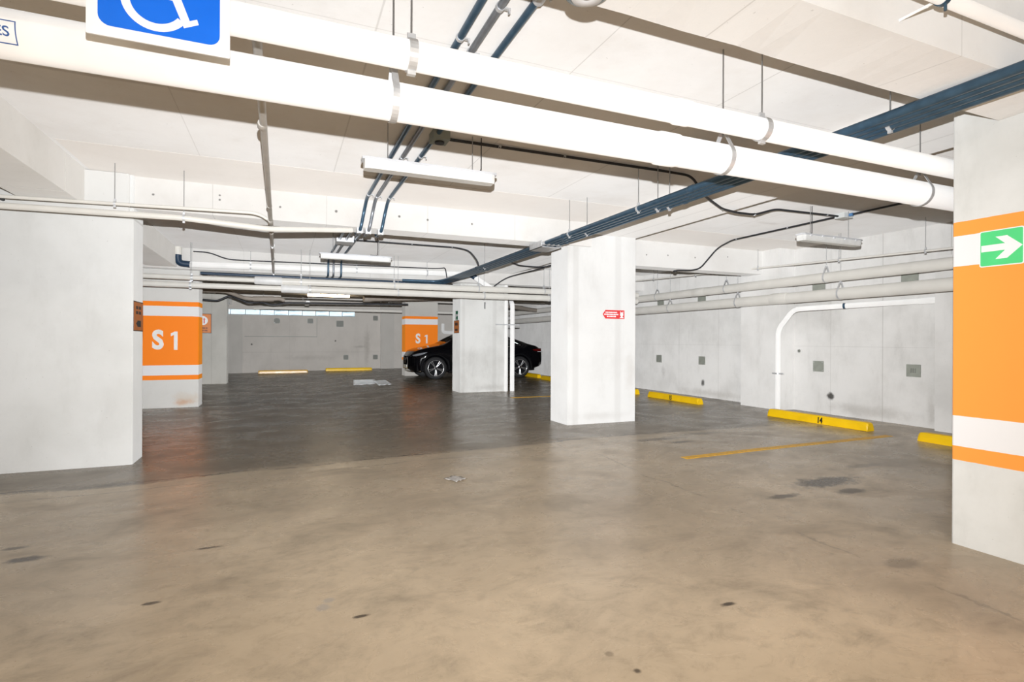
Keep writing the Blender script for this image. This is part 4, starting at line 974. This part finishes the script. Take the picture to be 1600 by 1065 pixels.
for side in (1, -1):
    for s0, s1, tail in ((.95, 1.75, 1), (1.82, 2.62, 0), (2.68, 3.25, 2)):
        b = MB(); rs = []
        n = 12
        for i in range(n + 1):
            s = s0 + (s1 - s0) * i / n
            lo, hi = .10, .93
            if tail == 1: lo = .16 + .22 * (1 - i / n) ** 2; hi = .93 - .35 * (1 - i / n) ** 2
            if tail == 2: hi = .93 - .62 * (i / n) ** 1.5
            rs.append([side_pt(s, lo + (hi - lo) * k / 5, .006, side) for k in range(6)])
        b.loft(rs, False, False, True); b.build('side_window', M_CARGLASS, car)
    tr = MB(); pts = [side_pt(s, .07 + (.28 * (1 - (s - .85) / .6) ** 2 if s < 1.45 else 0), .012, side) for s in [.85 + .1 * k for k in range(25)]]
    up = [side_pt(s, max(.15, min(.97, .97 - (.55 * (1 - (s - .85) / .7) ** 2 if s < 1.55 else 0) - (.7 * ((s - 2.75) / .5) ** 1.4 if s > 2.75 else 0))), .012, side) for s in [.85 + .1 * k for k in range(25)]]
    tr.tube(pts + up[::-1] + [pts[0]], .009, 8); tr.build('window_trim', M_CHROME, car)
    # headlight, tail light, arch cladding, sill, mirror, handles
    b = MB(); rs = []
    for s, z0, z1 in ((4.10, .86, .875), (4.20, .81, .865), (4.32, .765, .845), (4.42, .745, .815), (4.50, .74, .785)):
        wv = smooth_tab(WD, s, .08); rs.append([(s, side * (wv + .006), z0), (s, side * (wv + .010), (z0 + z1) / 2), (s, side * (wv * .985), z1), (s - .02, side * (wv * .9), z1 - .01)])
    b.loft(rs, True, True, True); hl = b.build('headlight', M_HEADL, car)
    b = MB(); rs = []
    for s, z0, z1 in ((.02, .86, .99), (.12, .87, .99), (.26, .90, .975), (.40, .93, .96)):
        wv = smooth_tab(WD, s, .08); rs.append([(s, side * (wv + .004), z0), (s, side * (wv * .99 + .004), z1), (s, side * (wv * .85), z1 - .005), (s, side * (wv * .85), z0)])
    b.loft(rs, True, True, True); b.build('tail_light', M_TAIL, car)
    b = MB(); b.box(.05, .22, side * .86 - .03, side * .86 + .055, .872, .888); b.build('tail_light_strip', M_GREYWHITE, car)
    for c in (XRW, XFW):
        b = MB(); rs = []
        for k in range(25):
            a = -.12 + (pi + .24) * k / 24
            row = []
            for R, o_ in ((RW + .055, -.10), (RW + .055, .012), (RW + .115, .012), (RW + .125, -.02)):
                s = c + R * math.cos(a); z = RW + R * math.sin(a); wv = smooth_tab(WD, max(0, min(CL, s)), .08)
                row.append((s, side * (wv * .985 + o_), max(z, .20)))
            rs.append(row)
        b.loft(rs, True, True, True); b.build('wheel_arch', M_CARTRIM, car)
    b = MB(); b.tube([(1.36, side * .93, .25), (3.40, side * .93, .25)], [.05, .05], 10); b.build('side_sill', M_CARTRIM, car)
    b = MB(); b.tube([(3.05, side * .93, 1.05), (3.03, side * 1.03, 1.09)], .025, 10); b.lathe([(0, -.05), (.06, -.045), (.085, 0), (.06, .05), (0, .06)], 16, Matrix.Translation((3.02, side * 1.07, 1.12)) @ Matrix.Rotation(pi / 2, 4, 'Y') @ Matrix.Diagonal((.8, 1.2, 1, 1)))
    b.build('wing_mirror', M_CARPAINT, car)
    b = MB()
    for s in (1.55, 2.5): b.tube([(s, side * .955, .88), (s + .2, side * .955, .885)], .012, 8)
    b.build('door_handle', M_CHROME, car)
# front: grille, plate, emblem ring; bumper lip
b = MB()
def nose(y, z): return CL - .004 - .028 * (y / .45) ** 2 - .05 * abs(y / .66) ** 5 + (.0 if z > .45 else -.02)
rs = []
for k in range(13):
    y = -.56 + 1.12 * k / 12; rs.append([(nose(y, .5) + .010, y, .42), (nose(y, .6) + .018, y, .56), (nose(y, .7) + .006, y, .74)])
b.loft(rs, False, False, True); b.build('grille', mat('black_grille', (0.004, 0.004, 0.005), .95, spec=.02), car)
b = MB(); b.lathe([(.075, -.006), (.085, 0), (.075, .006), (.068, 0), (.075, -.006)], 28, Matrix.Translation((CL + .008, 0, .60)) @ Matrix.Rotation(pi / 2, 4, 'Y'))
for k in range(3):
    a = pi / 2 + k * 2 * pi / 3; b.tube([(CL + .008, 0, .60), (CL + .008, .07 * math.cos(a), .60 + .07 * math.sin(a))], [.010, .003], 6)
b.build('emblem', M_CHROME, car)
b = MB(); b.box(CL - .01, CL + .012, -.24, .24, .36, .46); b.build('number_plate', M_PLATE, car)
b = MB(); b.tube([(nose(y, .3) - .02, y, .27) for y in [-.86 + .172 * k for k in range(11)]], .022, 8); b.build('bumper_lip', M_CHROME, car)
# windscreen and rear glass as shells just proud of the body
for nm, s0, s1 in (('windscreen', 2.78, 3.46), ('rear_window', .52, 1.55)):
    b = MB(); rs = []
    for i in range(11):
        s = s0 + (s1 - s0) * i / 10; h_ = section(s)
        half = [(0, h_[11][1] + .006), (h_[10][0], h_[10][1] + .006), (h_[9][0] * .97, h_[9][1] + .006)]
        rs.append([(s, -y, z) for y, z in half[:0:-1]] + [(s, y, z) for y, z in half])
    b.loft(rs, False, False, True); b.build(nm, M_CARGLASS, car)
def wheel(cx, side):
    yo = side * .945
    Mw = Matrix.Translation((cx, yo, RW)) @ Matrix.Rotation(-side * pi / 2, 4, 'X')   # local +z points outwards
    b = MB(); b.lathe([(.255, -.20), (.30, -.22), (.345, -.205), (RW, -.17), (RW, -.05), (.345, -.012), (.30, .0), (.262, -.006), (.255, -.03)], 48, Mw)
    w_ = b.build('wheel', M_TYRE, car)
    b = MB(); b.lathe([(.262, -.004), (.258, .004), (.245, .0), (.236, -.03), (.232, -.16)], 48, Mw)
    for k in range(5):
        for d in (-.075, .075):
            a = 2 * pi * k / 5 + pi / 2
            p0 = Mw @ Vector((.05 * math.cos(a + d * 2.2), .05 * math.sin(a + d * 2.2), -.022)); p1 = Mw @ Vector((.245 * math.cos(a + d * 1.6), .245 * math.sin(a + d * 1.6), -.008))
            b.tube([p0, p1], [.013, .017], 8)
    b.lathe([(.0, -.004), (.05, -.008), (.058, -.02), (.06, -.05)], 24, Mw)
    b.build('rim', M_RIM, w_)
    b = MB(); b.lathe([(.0, -.055), (.232, -.06)], 40, Mw); b.lathe([(.0, .001), (.026, -.001), (.028, -.006)], 18, Mw); b.build('brake_disc', M_CARTRIM, w_)
    return w_
for cx in (XRW, XFW):
    for side in (1, -1): wheel(cx, side)
b = MB(); b.box(.3, 4.4, -.80, .80, .26, .62); b.build('underbody', M_CARTRIM, car)
